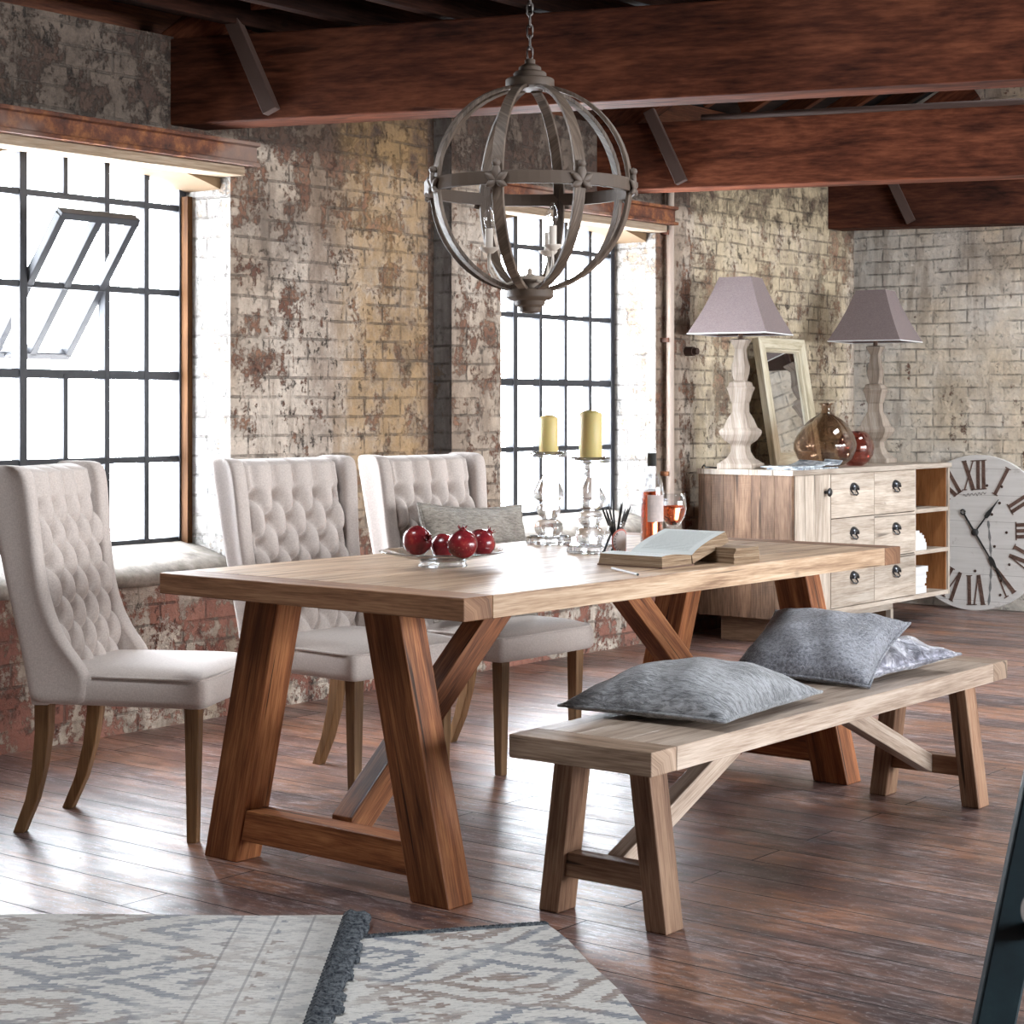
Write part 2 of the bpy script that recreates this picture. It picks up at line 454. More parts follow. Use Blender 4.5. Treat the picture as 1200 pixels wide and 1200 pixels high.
def rust():
    k = NT('rusted_steel'); oc = k.coord('Object')
    n = k.noise(oc, 14, 8, .7); b = k.noise(k.vec(oc, (1, .5, 1)), 3, 4)
    c = k.ramp(n, [(.3, (.035, .014, .010)), (.5, (.13, .042, .020)), (.62, (.26, .10, .035)), (.72, (.10, .05, .04))])
    c = k.mix(k.math('MULTIPLY', k.step(b, .5, .62), .75), c, (.24, .17, .14))
    k.set(Base_Color=c, Roughness=.8, Metallic=.1); k.bump(n, .6, .008); return k.m
M['rust'] = rust()
def stone():
    k = NT('sill_stone'); oc = k.coord('Object'); n = k.noise(oc, 12, 7, .65)
    c = k.ramp(n, [(.3, (.10, .082, .065)), (.5, (.22, .19, .16)), (.7, (.36, .32, .28))])
    k.set(Base_Color=c, Roughness=.75); k.bump(n, .5, .01); return k.m
M['stone'] = stone()
def floor_mat():
    k = NT('worn_floorboards'); oc = k.coord('Object'); x, y, z = k.sep(oc)
    bt = k.add('TexBrick', offset=.37)
    k.put(bt.inputs['Vector'], k.comb(x, k.math('MULTIPLY_ADD', k.noise(k.comb(k.math('MULTIPLY', x, .6), y), 1.3, 1), .012, y)))
    for nm, val in (('Scale', 1.0), ('Mortar Size', .0028), ('Mortar Smooth', .2), ('Bias', 0.0), ('Brick Width', 2.7), ('Row Height', .155)):
        bt.inputs[nm].default_value = val
    bt.inputs['Color1'].default_value = (0, 0, 0, 1); bt.inputs['Color2'].default_value = (1, 1, 1, 1)
    gap = bt.outputs['Fac']; rb = k.sep(bt.outputs['Color'])[0]
    sh = k.math('MULTIPLY', rb, 9.0)
    gx = k.comb(k.math('MULTIPLY_ADD', rb, 31.0, k.math('MULTIPLY', x, 1.3)), k.math('MULTIPLY', y, 19), sh)
    g = k.noise(gx, 1.0, 7, .62, .6)
    col = k.ramp(g, [(.3, (.05, .028, .026)), (.5, (.17, .092, .07)), (.7, (.34, .205, .155))])
    tint = k.mix(rb, (.62, .60, .68), (1.3, 1.15, 1.05))
    col = k.mix(1.0, col, tint, 'MULTIPLY')
    worn = k.step(k.noise(k.vec(oc, (.9, 2.2, 1)), 1.5, 6, .7), .47, .57)
    col = k.mix(k.math('MULTIPLY', worn, .55), col, k.mix(g, (.22, .075, .032), (.44, .21, .105)))
    dk = k.step(k.noise(k.vec(oc, (.8, 1.7, 1), (4, 2, 0)), 1.8, 5, .6), .50, .60)
    col = k.mix(k.math('MULTIPLY', dk, .5), col, (.03, .022, .028))
    scr = k.step(k.noise(k.vec(oc, (5, 30, 1)), 2.2, 9, .8), .50, .57)
    area = k.step(k.noise(k.vec(oc, (1.2, 2, 1), (9, 3, 0)), 1.6, 5, .7), .42, .56)
    col = k.mix(k.math('MULTIPLY', k.math('MULTIPLY', scr, area), .6), col, (.42, .36, .37))
    blot = k.step(k.noise(k.vec(oc, (3, 8, 1), (2, 5, 0)), 2.4, 8, .75), .485, .56)
    col = k.mix(k.math('MULTIPLY', blot, .55), col, k.mix(rb, (.022, .014, .016), (.10, .055, .045)))
    spk = k.step(k.noise(k.vec(oc, (1, 1.6, 1)), 60, 3, .7), .60, .66)
    col = k.mix(k.math('MULTIPLY', spk, .5), col, (.46, .42, .42))
    col = k.mix(k.math('MULTIPLY', gap, .9), col, (.006, .004, .004))
    ro = k.math('ADD', k.math('MULTIPLY', k.noise(k.vec(oc, (2, 5, 1)), 2.0, 6, .65), .52), .12)
    ro = k.math('ADD', ro, k.math('MULTIPLY', gap, .4))
    k.set(Base_Color=col, Roughness=ro, Specular_IOR_Level=.5, Coat_Weight=.08, Coat_Roughness=.25)
    hb = k.math('ADD', k.math('MULTIPLY', gap, -1.2), k.math('ADD', k.math('MULTIPLY', g, .35), k.math('MULTIPLY', k.noise(k.vec(oc, (1, 6.4, 1)), 1.0, 2), 1.6)))
    k.bump(hb, .35, .010)
    return k.m
M['floor'] = floor_mat()
def rug_mat(name, sx, sy, seed, strong, edge=None):
    """flat-woven kilim: stepped diamonds in faded blue-grey and brown on cream"""
    k = NT(name); oc = k.coord('Object')
    oc2 = k.vec(oc, (1, 1, 1), (seed, seed*.7, 0))
    x, y, _ = k.sep(oc2)
    q = .011
    wx = k.math('MULTIPLY_ADD', k.noise(oc2, 5, 2), .06, x); wy = k.math('MULTIPLY_ADD', k.noise(k.vec(oc2, (1, 1, 1), (3, 1, 0)), 5, 2), .06, y)
    qy = k.math('MULTIPLY', k.math('FLOOR', k.math('DIVIDE', wy, q)), q)
    jag = k.math('MULTIPLY_ADD', k.noise(k.comb(k.math('MULTIPLY', x, 4), k.math('MULTIPLY', qy, 400)), 1.0, 2), .045, wx)
    def dia(px, py, ox, oy):
        a = k.math('ABSOLUTE', k.math('SUBTRACT', k.math('FRACT', k.math('DIVIDE', k.math('ADD', jag, ox), px)), .5))
        b = k.math('ABSOLUTE', k.math('SUBTRACT', k.math('FRACT', k.math('DIVIDE', k.math('ADD', qy, oy), py)), .5))
        return k.math('ADD', a, b)
    d1 = dia(sx, sy, 0, 0); d2 = dia(sx*.21, sy*.19, .03, .07); d3 = dia(sx*.5, sy*.27, .11, .02)
    m1 = k.step(k.math('FRACT', k.math('MULTIPLY', d1, 4.0)), .66, .70)
    m2 = k.step(d2, .26, .22); m3 = k.math('MULTIPLY', k.step(d3, .30, .27), k.step(d3, .16, .19))
    wv = k.noise(k.vec(oc, (6, 70, 1)), 3.0, 5, .75)
    hatch = k.step(wv, .40, .55)
    fade = k.step(k.noise(oc2, 3.6, 3), .34, .50); fade2 = k.step(k.noise(k.vec(oc2, (1, 1, 1), (7, 2, 0)), 4.2, 3), .38, .50)
    base = k.mix(wv, (.50, .48, .45), (.76, .735, .695))
    blue = k.mix(wv, (.06, .072, .10), (.26, .285, .34)); brn = k.mix(wv, (.12, .075, .055), (.34, .25, .21))
    mot = k.mix(k.step(k.noise(oc2, 3.1, 2), .47, .55), blue, brn)
    f = k.math('MULTIPLY', k.math('MAXIMUM', k.math('MULTIPLY', m1, fade), k.math('MULTIPLY', k.math('MAXIMUM', m2, m3), fade2)), k.math('MULTIPLY_ADD', hatch, .55, .45))
    c = k.mix(k.math('MULTIPLY', f, strong), base, mot)
    if edge:
        lx = k.sep(oc)[0]
        brd = k.step(lx, edge-.25, edge-.245)
        c = k.mix(k.math('MULTIPLY', brd, .55), c, base)
        for e0 in (.075, .165, .25):
            ln = k.math('MULTIPLY', k.step(lx, edge-e0-.006, edge-e0-.004), k.step(lx, edge-e0+.002, edge-e0))
            c = k.mix(k.math('MULTIPLY', ln, .6), c, (.22, .21, .21))
        sd = k.math('MULTIPLY', k.math('MULTIPLY', k.step(lx, edge-.155, edge-.15), k.step(lx, edge-.085, edge-.09)), k.step(dia(.09, .085, 0, .01), .30, .26))
        c = k.mix(k.math('MULTIPLY', sd, .7), c, mot)
    sp = k.step(k.noise(k.vec(oc, (16, 60, 1)), 2.0, 5, .8), .50, .62)
    c = k.mix(k.math('MULTIPLY', sp, .5), c, (.12, .12, .14))
    k.set(Base_Color=c, Roughness=.95, Specular_IOR_Level=.1, Sheen_Weight=.2)
    k.bump(k.math('ADD', wv, k.math('MULTIPLY', k.math('SINE', k.math('MULTIPLY', k.sep(oc)[1], 900)), .25)), .7, .005)
    return k.m
M['rug_a'] = rug_mat('kilim_faded', .66, .40, 1.3, .85, 1.55)
M['rug_b'] = rug_mat('kilim_bold', .52, .42, 4.1, 1.0)
M['tassel'] = fabric('navy_tassel', (.012, .015, .022), (.11, .12, .13), 160, .6, .0)
def fur(name, c1, c2, sc, stretch, bump=1.0, rough=.75):
    k = NT(name); oc = k.coord('Object')
    wob = k.noise(oc, 9, 2)
    n = k.noise(k.vec(oc, stretch), sc, 6, .7, .6)
    c = k.mix(k.step(k.math('MULTIPLY_ADD', wob, .3, n), .5, .82), c1, c2)
    k.set(Base_Color=c, Roughness=rough, Sheen_Weight=.5, Sheen_Roughness=.4)
    k.bump(n, bump, .012); return k.m
M['fur'] = fur('grey_fur', (.12, .125, .135), (.50, .515, .55), 34, (1, 3.6, 1.5))
M['boucle'] = fur('grey_boucle', (.12, .125, .15), (.42, .435, .50), 110, (1, 1, 1), 1.0, .55)
M['lumbarfur'] = fur('brown_grey_hide', (.17, .145, .12), (.42, .375, .32), 40, (1, 4, 2), .7)
def velvet():
    k = NT('crushed_silver_velvet'); oc = k.coord('Object')
    n = k.noise(oc, 26, 5, .65, 1.4)
    c = k.ramp(n, [(.36, (.06, .06, .085)), (.52, (.20, .20, .25)), (.64, (.50, .50, .56))])
    k.set(Base_Color=c, Roughness=.34, Metallic=.35, Sheen_Weight=.4); k.bump(n, .7, .01); return k.m
M['velvet'] = velvet()
def pomeg():
    k = NT('pomegranate_skin'); oc = k.coord('Object')
    n = k.noise(oc, 22, 5, .6); sp = k.step(k.noise(oc, 160, 2), .66, .72)
    c = k.ramp(n, [(.3, (.07, .006, .010)), (.6, (.20, .014, .018)), (.75, (.34, .06, .04))])
    c = k.mix(k.math('MULTIPLY', sp, .4), c, (.45, .22, .15))
    k.set(Base_Color=c, Roughness=.22); return k.m
M['pomeg'] = pomeg()
def page_mat(name, lines):
    k = NT(name); oc = k.coord('UV'); x, y, _ = k.sep(oc)
    c = (.60, .62, .60)
    if lines:
        row = k.step(k.math('SINE', k.math('MULTIPLY', y, 2*PI*26)), .1, .5)
        wd = k.step(k.noise(k.comb(k.math('MULTIPLY', x, 60), k.math('FLOOR', k.math('MULTIPLY', y, 26))), 1.0, 1), .40, .46)
        inx = k.math('MULTIPLY', k.math('MULTIPLY', k.step(x, .10, .12), k.step(x, .90, .88)), k.math('MULTIPLY', k.step(y, .08, .1), k.step(y, .93, .91)))
        c = k.mix(k.math('MULTIPLY', k.math('MULTIPLY', row, wd), k.math('MULTIPLY', inx, .55)), (.60, .62, .60), (.14, .15, .15))
    k.set(Base_Color=c if lines else (*c, 1), Roughness=.8); return k.m
M['page'] = page_mat('printed_page', True)
def edge_mat():
    k = NT('page_edges'); oc = k.coord('Object'); z = k.sep(oc)[2]
    n = k.noise(k.vec(oc, (6, 6, 420)), 1.0, 4, .7)
    k.set(Base_Color=k.ramp(n, [(.3, (.10, .055, .03)), (.5, (.26, .17, .10)), (.7, (.42, .33, .23))]), Roughness=.85)
    k.bump(n, .5, .003); return k.m
M['edges'] = edge_mat()
def mag():
    k = NT('magazine_cover'); oc = k.coord('Object')
    n = k.noise(k.vec(oc, (5, 9, 1)), 3, 3)
    k.set(Base_Color=k.ramp(n, [(.35, (.10, .12, .15)), (.5, (.34, .39, .43)), (.65, (.62, .66, .68))]), Roughness=.25); return k.m
M['mag'] = mag()
def clock_face():
    k = NT('painted_clock_boards'); oc = k.coord('Object'); x, y, z = k.sep(oc)
    g = k.noise(k.vec(oc, (3, 3, 40)), 1.0, 5)
    s = k.math('ABSOLUTE', k.math('SUBTRACT', k.math('FRACT', k.math('MULTIPLY_ADD', z, 6.1, .12)), .5))
    gap = k.step(s, .008, .003)
    c = k.mix(g, (.56, .54, .51), (.82, .80, .78))
    c = k.mix(k.math('MULTIPLY', k.step(k.noise(oc, 10, 6, .7), .58, .68), .35), c, (.30, .25, .22))
    c = k.mix(k.math('MULTIPLY', gap, .8), c, (.14, .12, .11))
    k.set(Base_Color=c, Roughness=.6); k.bump(k.math('SUBTRACT', g, gap), .3, .003); return k.m
M['clock'] = clock_face()
M['numeral'] = wood('brown_numeral', (.07, .04, .03), (.12, .07, .055), (.19, .12, .095), .6, .1, .2, 40)
def ladder_mat():
    k = NT('teal_painted_wood'); oc = k.coord('Object')
    n = k.noise(oc, 8, 6, .65)
    c = k.ramp(n, [(.3, (.004, .012, .018)), (.6, (.011, .032, .042)), (.75, (.03, .06, .065))])
    v = k.add('TexVoronoi'); k.put(v.inputs['Vector'], k.vec(oc, (1, 1, .55))); v.inputs['Scale'].default_value = 15
    sp = k.math('MULTIPLY', k.step(v.outputs['Distance'], .21, .16), k.step(k.noise(oc, 6, 2), .44, .50))
    sc = k.mix(k.step(k.sep(v.outputs['Color'])[0], .4, .6), (.42, .38, .36), (.30, .27, .05))
    c = k.mix(k.math('MULTIPLY', sp, .9), c, sc)
    ru = k.step(k.noise(oc, 5.5, 5, .7), .66, .70)
    c = k.mix(k.math('MULTIPLY', ru, .8), c, (.10, .035, .02))
    k.set(Base_Color=c, Roughness=.5); return k.m
M['ladder'] = ladder_mat()
M['rung'] = plain('ladder_rung_dark', (.02, .018, .015), .6)

OCH = (.40, .22, .07)
M['wall'] = brick('flaking_wall_brick', ((.42, .33, .25), (.64, .555, .47)), cover=.54, soot=.5, zoned=True,
    stain_shade=[((.36, .22, .09), 5.95, 6.6, .9, 2.6, .75), ((.11, .055, .03), 6.52, 6.72, -1, 3, .95), ((.60, .49, .32), 8.85, 10.7, .7, 2.9, .7), ((.10, .065, .045), 10.72, 11.2, -1, 2.6, .8), ((.16, .10, .065), 8.36, 8.62, .2, 2.4, .6), ((.15, .09, .055), 5.72, 5.98, 1.0, 2.5, .6)])  # dark bands at slot and far corner carry recess shade, the others stain
M['reveal'] = brick('whitewashed_reveal', ((.36, .345, .325), (.45, .44, .425)), bare=((.22, .16, .11), (.33, .255, .19)), cover=.57, soot=.4)
M['backwall'] = brick('back_wall_brick', ((.80, .68, .52), (.90, .84, .75)), cover=.60, soot=.28, var=.12)
M['groove'] = brick('shaded_recess_brick', ((.12, .07, .045), (.19, .125, .085)), bare=((.07, .035, .02), (.12, .065, .04)), cover=.5, soot=.5)  # slot and far corner: recess shade put into the brown
M['darkwall'] = brick('low_bounce_brick', ((.16, .12, .09), (.20, .16, .13)), cover=.5, soot=.5)  # unseen walls, kept dark so they bounce little light
# ---------------------------------------------------------------- the setting
WX = -5.65                 # window wall face
YB = 11.05                 # end wall face
def struct(o, label=None, cat=None): return tag(o, label, cat, None, 'structure')

bm = BM()
box(bm, -6.2, 6.0, -3.6, 11.4, -.12, 0, 'x')
struct(obj('floor', bm, M['floor']))

# windows: (first Y, last Y); sill height, spring and crown of the arch
SILL, SPR, CRN = .70, 2.150, 2.245
WIN = [(4.07, 5.30), (7.07, 8.40)]
def arch(y0, y1, n=16):
    return [(y0+(y1-y0)*i/n, SPR+(CRN-SPR)*(1-(2*i/n-1)**2)) for i in range(n+1)]
bm = BM()
XO = -6.02
def wallbox(y0, y1, z0, z1, x=WX): box(bm, XO, x, y0, y1, z0, z1)
wallbox(-3.6, 4.07, 0, 2.72)
wallbox(5.30, 6.53, 0, 2.72)
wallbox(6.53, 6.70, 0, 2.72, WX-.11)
wallbox(6.70, 7.07, 0, 2.72)
wallbox(8.40, 8.74, 0, 2.72)
wallbox(8.74, 10.74, 0, 2.72, WX-.055)
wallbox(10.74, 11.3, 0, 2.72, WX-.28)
for y0, y1 in WIN:
    wallbox(y0, y1, 0, .565); box(bm, XO, -5.93, y0, y1, .565, SILL-.02)
    wallbox(y0, y1, 2.33, 2.72, WX)
for f in bm.faces:
    n = f.normal if f.normal.length else None
bm.normal_update()
for f in bm.faces:
    cx = f.calc_center_median().x
    if abs(f.normal.y) > .8: f.material_index = 1
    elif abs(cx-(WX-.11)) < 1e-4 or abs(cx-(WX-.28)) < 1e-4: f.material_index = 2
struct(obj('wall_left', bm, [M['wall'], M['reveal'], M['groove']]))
# ochre plaster filling over each arch, timber and steel lintels, sills
def lintel_set(y0, y1, ya, yb):
    b = BM()
    prism(b, [(y0-.06, 2.33)]+[(y0-.06, SPR)]+arch(y0, y1)+[(y1+.0, 2.33)], 'x', XO+.05, WX-.035)
    return b
names = ['small', 'near', 'far']
for i, (y0, y1) in enumerate(WIN):
    b = BM()
    prism(b, [(y0, 2.33)]+arch(y0, y1)+[(y1, 2.33)], 'x', XO+.05, WX-.06)
    struct(obj('trim_%d' % (i+1), b, M['plaster']))
lint_lab = {0: 'rusted steel lintel over the big window with the tilted sash', 1: 'peeling steel lintel over the window behind the candlesticks'}
tim_lab = {0: 'pale timber lintel board under the rusty steel over the window with the tilted sash', 1: 'pale timber lintel board over the window behind the candlesticks'}
for i, (y0, y1) in enumerate(WIN):
    b = BM(); box(b, WX-.06, WX+.055, y0-.08, y1+.03, 2.198, 2.236, 'y')
    struct(obj('timber_lintel', b, M['lintel_wood'], bevel=.004), tim_lab[i], 'lintel')
    b = BM()                      # rolled channel: web with two flanges and an end plate
    ye = y1+.075
    prism(b, [(WX-.02, 2.236), (WX+.10, 2.236), (WX+.10, 2.252), (WX+.078, 2.256), (WX+.078, 2.315), (WX+.10, 2.319), (WX+.10, 2.334), (WX-.02, 2.334)], 'y', y0-.1, ye)
    struct(obj('steel_lintel', b, M['rust'], bevel=.003), lint_lab[i], 'lintel')
for i, (y0, y1) in enumerate(WIN):
    b = BM()
    n = 10; rows = []
    for k in range(n+1):
        yy = y0-.005+(y1-y0+.01)*k/n
        w = .006*math.sin(5*k+i)
        rows.append([(XO+.06, yy, SILL-.06), (XO+.06, yy, SILL), (-5.92, yy, SILL), (-5.80, yy, SILL-.02+w*.5), (-5.67, yy, SILL-.055+w), (-5.615, yy, SILL-.085+w), (-5.605, yy, SILL-.105+w), (-5.62, yy, SILL-.135+w), (-5.66, yy, SILL-.14)])
    loft(b, rows)
    struct(obj('window_sill', b, M['stone'], smooth=True), None)
def steel_window(idx, y0, y1, sash):
    xf = -5.945
    t = empty('window_%d' % idx, (xf, 0, 0)); struct(t)
    n = 6; dy = (y1-y0)/n
    b = BM()
    hb = [.70, 1.042, 1.386, 1.730, 2.082]
    av = lambda y: SPR+(CRN-SPR)*(1-(2*(y-y0)/(y1-y0)-1)**2)
    def up(y, a, c, w=.024, d=.045): box(b, -d/2, d/2, y-w/2, y+w/2, a, c)
    def across(z, a, c, w=.022, d=.040): box(b, -d/2, d/2, a, c, z-w/2, z+w/2)
    for k in range(n+1):
        y = y0+k*dy
        w = .036 if k in (0, n) else .036 if k == 2 else .026
        yy = y+(.017 if k == 0 else -.017 if k == n else 0)
        if sash and k == 3:
            up(yy, .70, 1.386); up(yy, 2.082, av(yy)+.02)
        else: up(yy, .70, av(yy)+.02, w, .055 if k in (0, 2, n) else .045)
    for q, z in enumerate(hb):
        across(z, y0, y1, .036 if z in (.70, 1.386) else .026)
    obj('frame', b, M['iron'], t, bevel=.003)
    a = arch(y0, y1)
    for nm, top in (('glass_pane', True),):
        b = BM()
        if sash:      # glazed all round the pivoting light, one connected sheet
            s0, s1 = y0+2*dy, y0+4*dy
            za, zb = 1.386, 2.082
            pts = {}
            def v(p):
                if p not in pts: pts[p] = b.verts.new((0, *p))
                return pts[p]
            def quad(p, q): b.faces.new((v((p[0], p[1])), v((q[0], p[1])), v((q[0], q[1])), v((p[0], q[1]))))
            for (ya, yb) in ((y0, s0), (s0, s1), (s1, y1)):
                quad((ya, .70), (yb, za))
                if ya != s0: quad((ya, za), (yb, zb))
                seg = [p for p in a if ya < p[0] < yb]
                b.faces.new([v((ya, zb)), v((yb, zb)), v((yb, av(yb)))]+[v(p) for p in reversed(seg)]+[v((ya, av(ya)))])
        else:
            b.faces.new([b.verts.new((0, y, z)) for y, z in [(y0, .70)]+a+[(y1, .70)]])
        obj(nm, b, M['pane'], t)
    if sash:
        s0, s1 = y0+2*dy+.02, y0+4*dy-.012
        p = empty('pivot_sash', (0.0, 0, 1.730), rot=(0, R(39), 0)); p.parent = t
        b = BM()
        hh = .333
        for z in (-hh, hh): box(b, -.02, .02, s0, s1, z-.016, z+.016)
        for y in (s0+.013, (s0+s1)/2, s1-.013): box(b, -.02, .02, y-.017, y+.017, -hh, hh)
        obj('sash_frame', b, M['iron'], p, bevel=.003)
        b = BM(); b.faces.new([b.verts.new(q) for q in ((0, s0, -hh), (0, s1, -hh), (0, s1, hh), (0, s0, hh))])
        obj('sash_glass', b, M['pane'], p)
        b = BM(); tube(b, [(.02, s0+.06, -hh), (.05, s0+.05, -hh+.03), (.07, s0+.07, -hh+.05), (.055, s0+.10, -hh+.03), (.02, s0+.11, -hh)], .006)
        obj('latch', b, M['iron'], p, smooth=True)
    b = BM(); box(b, -.03, .045, y1-.006, y1+.001, .66, SPR+.01)
    box(b, -.03, .10, y1-.008, y1-.002, .62, SPR)
    return t
steel_window(1, 4.07, 5.30, True)
steel_window(2, 7.07+.02, 8.40, False)
b = BM(); bar(b, (-5.90, 5.286, .60), (-5.90, 5.286, 2.13), .045, .026, (0, 1, 0))
struct(obj('trim_4', b, M['rustwood']))

# end wall, and the unseen side wall, with openings added to let light in
bm = BM(); box(bm, -6.02, 6.2, YB, YB+.3, 0, 5.4)
struct(obj('wall_back', bm, M['backwall']))
bm = BM(); box(bm, -6.02, 6.2, -3.9, -3.6, 0, 5.4)
struct(obj('wall_front', bm, M['darkwall']))
bm = BM()
for y0, y1 in ((-3.6, 3.3), (5.6, 6.1), (8.4, 8.8), (10.8, 11.05)): box(bm, 5.7, 6.0, y0, y1, 0, 2.9)
box(bm, 5.7, 6.0, -3.6, 11.05, 2.6, 2.9); box(bm, 5.7, 6.0, -3.6, 11.05, 0, .55)
struct(obj('wall_right', bm, M['darkwall']))

# roof: boarded slopes on rafters, joists over the tie beams
PITCH = .466
bm = BM()
n = 2
def slope(xs, ys, holes):      # boarded slope as one connected sheet with added rooflight openings
    zz = lambda x: 2.80+(6.3-abs(x))*PITCH
    V = {}
    def v(x, y, t):
        if (x, y, t) not in V: V[x, y, t] = bm.verts.new((x, y, zz(x)+t))
        return V[x, y, t]
    solid = {(i, j) for i in range(len(xs)-1) for j in range(len(ys)-1) if (i, j) not in holes}
    uv = uvl(bm)
    def face(vs):
        f = bm.faces.new(vs)
        for l in f.loops: l[uv].uv = (l.vert.co.y, l.vert.co.x)
    for i, j in solid:
        a, b, c, d = (xs[i], ys[j]), (xs[i+1], ys[j]), (xs[i+1], ys[j+1]), (xs[i], ys[j+1])
        face([v(*p, 0) for p in (d, c, b, a)]); face([v(*p, .06) for p in (a, b, c, d)])
        for (p, q, di, dj) in ((a, b, 0, -1), (b, c, 1, 0), (c, d, 0, 1), (d, a, -1, 0)):
            if (i+di, j+dj) not in solid: face([v(*p, 0), v(*q, 0), v(*q, .06), v(*p, .06)])
ADDED_ROOFLIGHT = (-3.95, -3.15, 1.9, 2.9)  # unseen opening added to brighten the rugs
ADDED_ROOFLIGHT2 = (-3.1, -1.9, 8.3, 9.9)  # unseen opening added to brighten the far walls
slope([-6.3, ADDED_ROOFLIGHT[0], ADDED_ROOFLIGHT[1], ADDED_ROOFLIGHT2[0], ADDED_ROOFLIGHT2[1], 0, 6.3], [-3.9, ADDED_ROOFLIGHT[2], ADDED_ROOFLIGHT[3], ADDED_ROOFLIGHT2[2], ADDED_ROOFLIGHT2[3], 11.35], {(1, 1), (3, 3)})
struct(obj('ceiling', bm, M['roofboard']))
b = BM(); box(b, -6.02, -5.86, -3.6, 11.05, 2.72, 2.99, 'y'); struct(obj('trim_5', b, M['rafter']))
gx0 = c2w(.0544, 5.70)[0]
rz0 = lambda x: 2.80+(x+6.3)*PITCH
rb = None
for i in range(10):
    y = 7.35+.42*i
    if y > 10.9: break
    b = BM(); x0, x1 = -5.75, (-3.15 if 8.2 < y < 10.0 else -.1)
    bar(b, (x0, y, rz0(x0)-.055), (x1, y, rz0(x1)-.055), .05, .10)
    struct(obj('rafter', b, M['rafter'], bevel=.003))
for x in (-5.36, -5.0, -4.64, -4.28, -3.92, gx0):
    b = BM(); y1 = 6.9
    bar(b, (x, 3.7, 2.80), (x, y1, 2.80), .055, .12)
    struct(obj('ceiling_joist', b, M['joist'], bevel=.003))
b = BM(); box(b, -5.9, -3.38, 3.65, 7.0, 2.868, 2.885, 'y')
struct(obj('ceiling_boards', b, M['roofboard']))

# tie beams with the foot of a principal rafter and an iron strap each
BD = Vector((math.cos(R(19.6)), math.sin(R(19.6)), 0)); BN = Vector((-BD.y, BD.x, 0))
beam_lab = ['big stained tie beam crossing above the hanging globe light', 'second stained tie beam carrying a dark conduit along its top edge', 'short dark tie beam at the far end against the pale brick wall']
for i, (yy, dn, x0) in enumerate(((4.98, 0, -5.75), (7.86, 0, -5.75), (10.42, 0, -5.95))):
    p0 = Vector((-5.65, yy, 2.37))
    t = empty('roof_beam', p0); struct(t, beam_lab[i], 'beam')
    L = 11.6 if i < 2 else 5.0
    L = min(L, (YB-yy)/BD.y - .06) if i == 2 else L
    b = BM(); W_ = .18
    s = Vector((0, 0, .17))+BN*(W_/2)
    bar(b, s-BD*.25, s+BD*L, W_, .34)
    if i == 2:
        b.free(); b = BM(); bar(b, s-BD*.25, s+BD*L, W_, .34)
    obj('beam', b, M['beam'], t, bevel=.006)
    b = BM(); q = BN*(W_/2)
    a0 = q+BD*(-.12)+Vector((0, 0, .22)); a1 = a0+BD*1.5+Vector((0, 0, 1.02))
    bar(b, a0, a0+(a1-a0)*.62, .15, .17)
    obj('principal_rafter', b, M['beam'], t, bevel=.006)
    c0 = -BN*.03+BD*.285+Vector((0, 0, .395)); c1 = -BN*.03+BD*.455+Vector((0, 0, .025))
    b = BM(); bar(b, c0, c1, .05, .058, (c1-c0).cross(BN))
    so = obj('iron_strap', b, M['strap'], t, bevel=.003)
    for fct in (.30, .78):
        b = BM(); c = c0.lerp(c1, fct)
        tube(b, [c-BN*.004, c-BN*.022], .013, 6); tube(b, [c-BN*.0, c+BN*.06], .007, 6)
        obj('bolt', b, M['bolt'], so)
bm = BM()
p0 = Vector((-5.65, 7.86, 2.37)); bz = Vector((0, 0, .352))
tube(bm, [p0+bz+BD*s-BN*.0 for s in (.55, 1.5, 2.5, 3.5, 4.5, 6.0)], .016, 8)
t = obj('conduit_pipe', bm, M['strap'], smooth=True)
struct(t, 'thin dark conduit running along the top of the second tie beam', 'pipe')
b = BM(); c = p0+bz+BD*2.92; tube(b, [c-BD*.02, c+BD*.02], .024, 8)
obj('pipe_clip', b, M['pull'], t)
# pale rising main on the pier
bm = BM(); tube(bm, [(WX+.045, 8.475, 0), (WX+.045, 8.475, 1.2), (WX+.045, 8.475, 2.72)], .021, 12)
t = obj('wall_pipe', bm, plain('cream_pipe', (.46, .37, .31), .5), smooth=True)
tag(t, 'pale painted vertical pipe on the brick pier by the far window', 'pipe')
for z in (.9, 1.62, 2.2):
    b = BM(); box(b, WX, WX+.05, 8.445, 8.505, z-.012, z+.012); obj('pipe_bracket', b, M['rust'], t)
b = BM(); tube(b, [(WX-.0, 8.70, 1.565), (WX+.05, 8.70, 1.565)], .026, 10); tube(b, [(WX+.05, 8.70, 1.565), (WX+.075, 8.70, 1.565)], .019, 10)
t = obj('wall_socket', b, M['strap'], smooth=False); tag(t, 'small black wall fitting under the edge of a taupe lampshade', 'fitting')
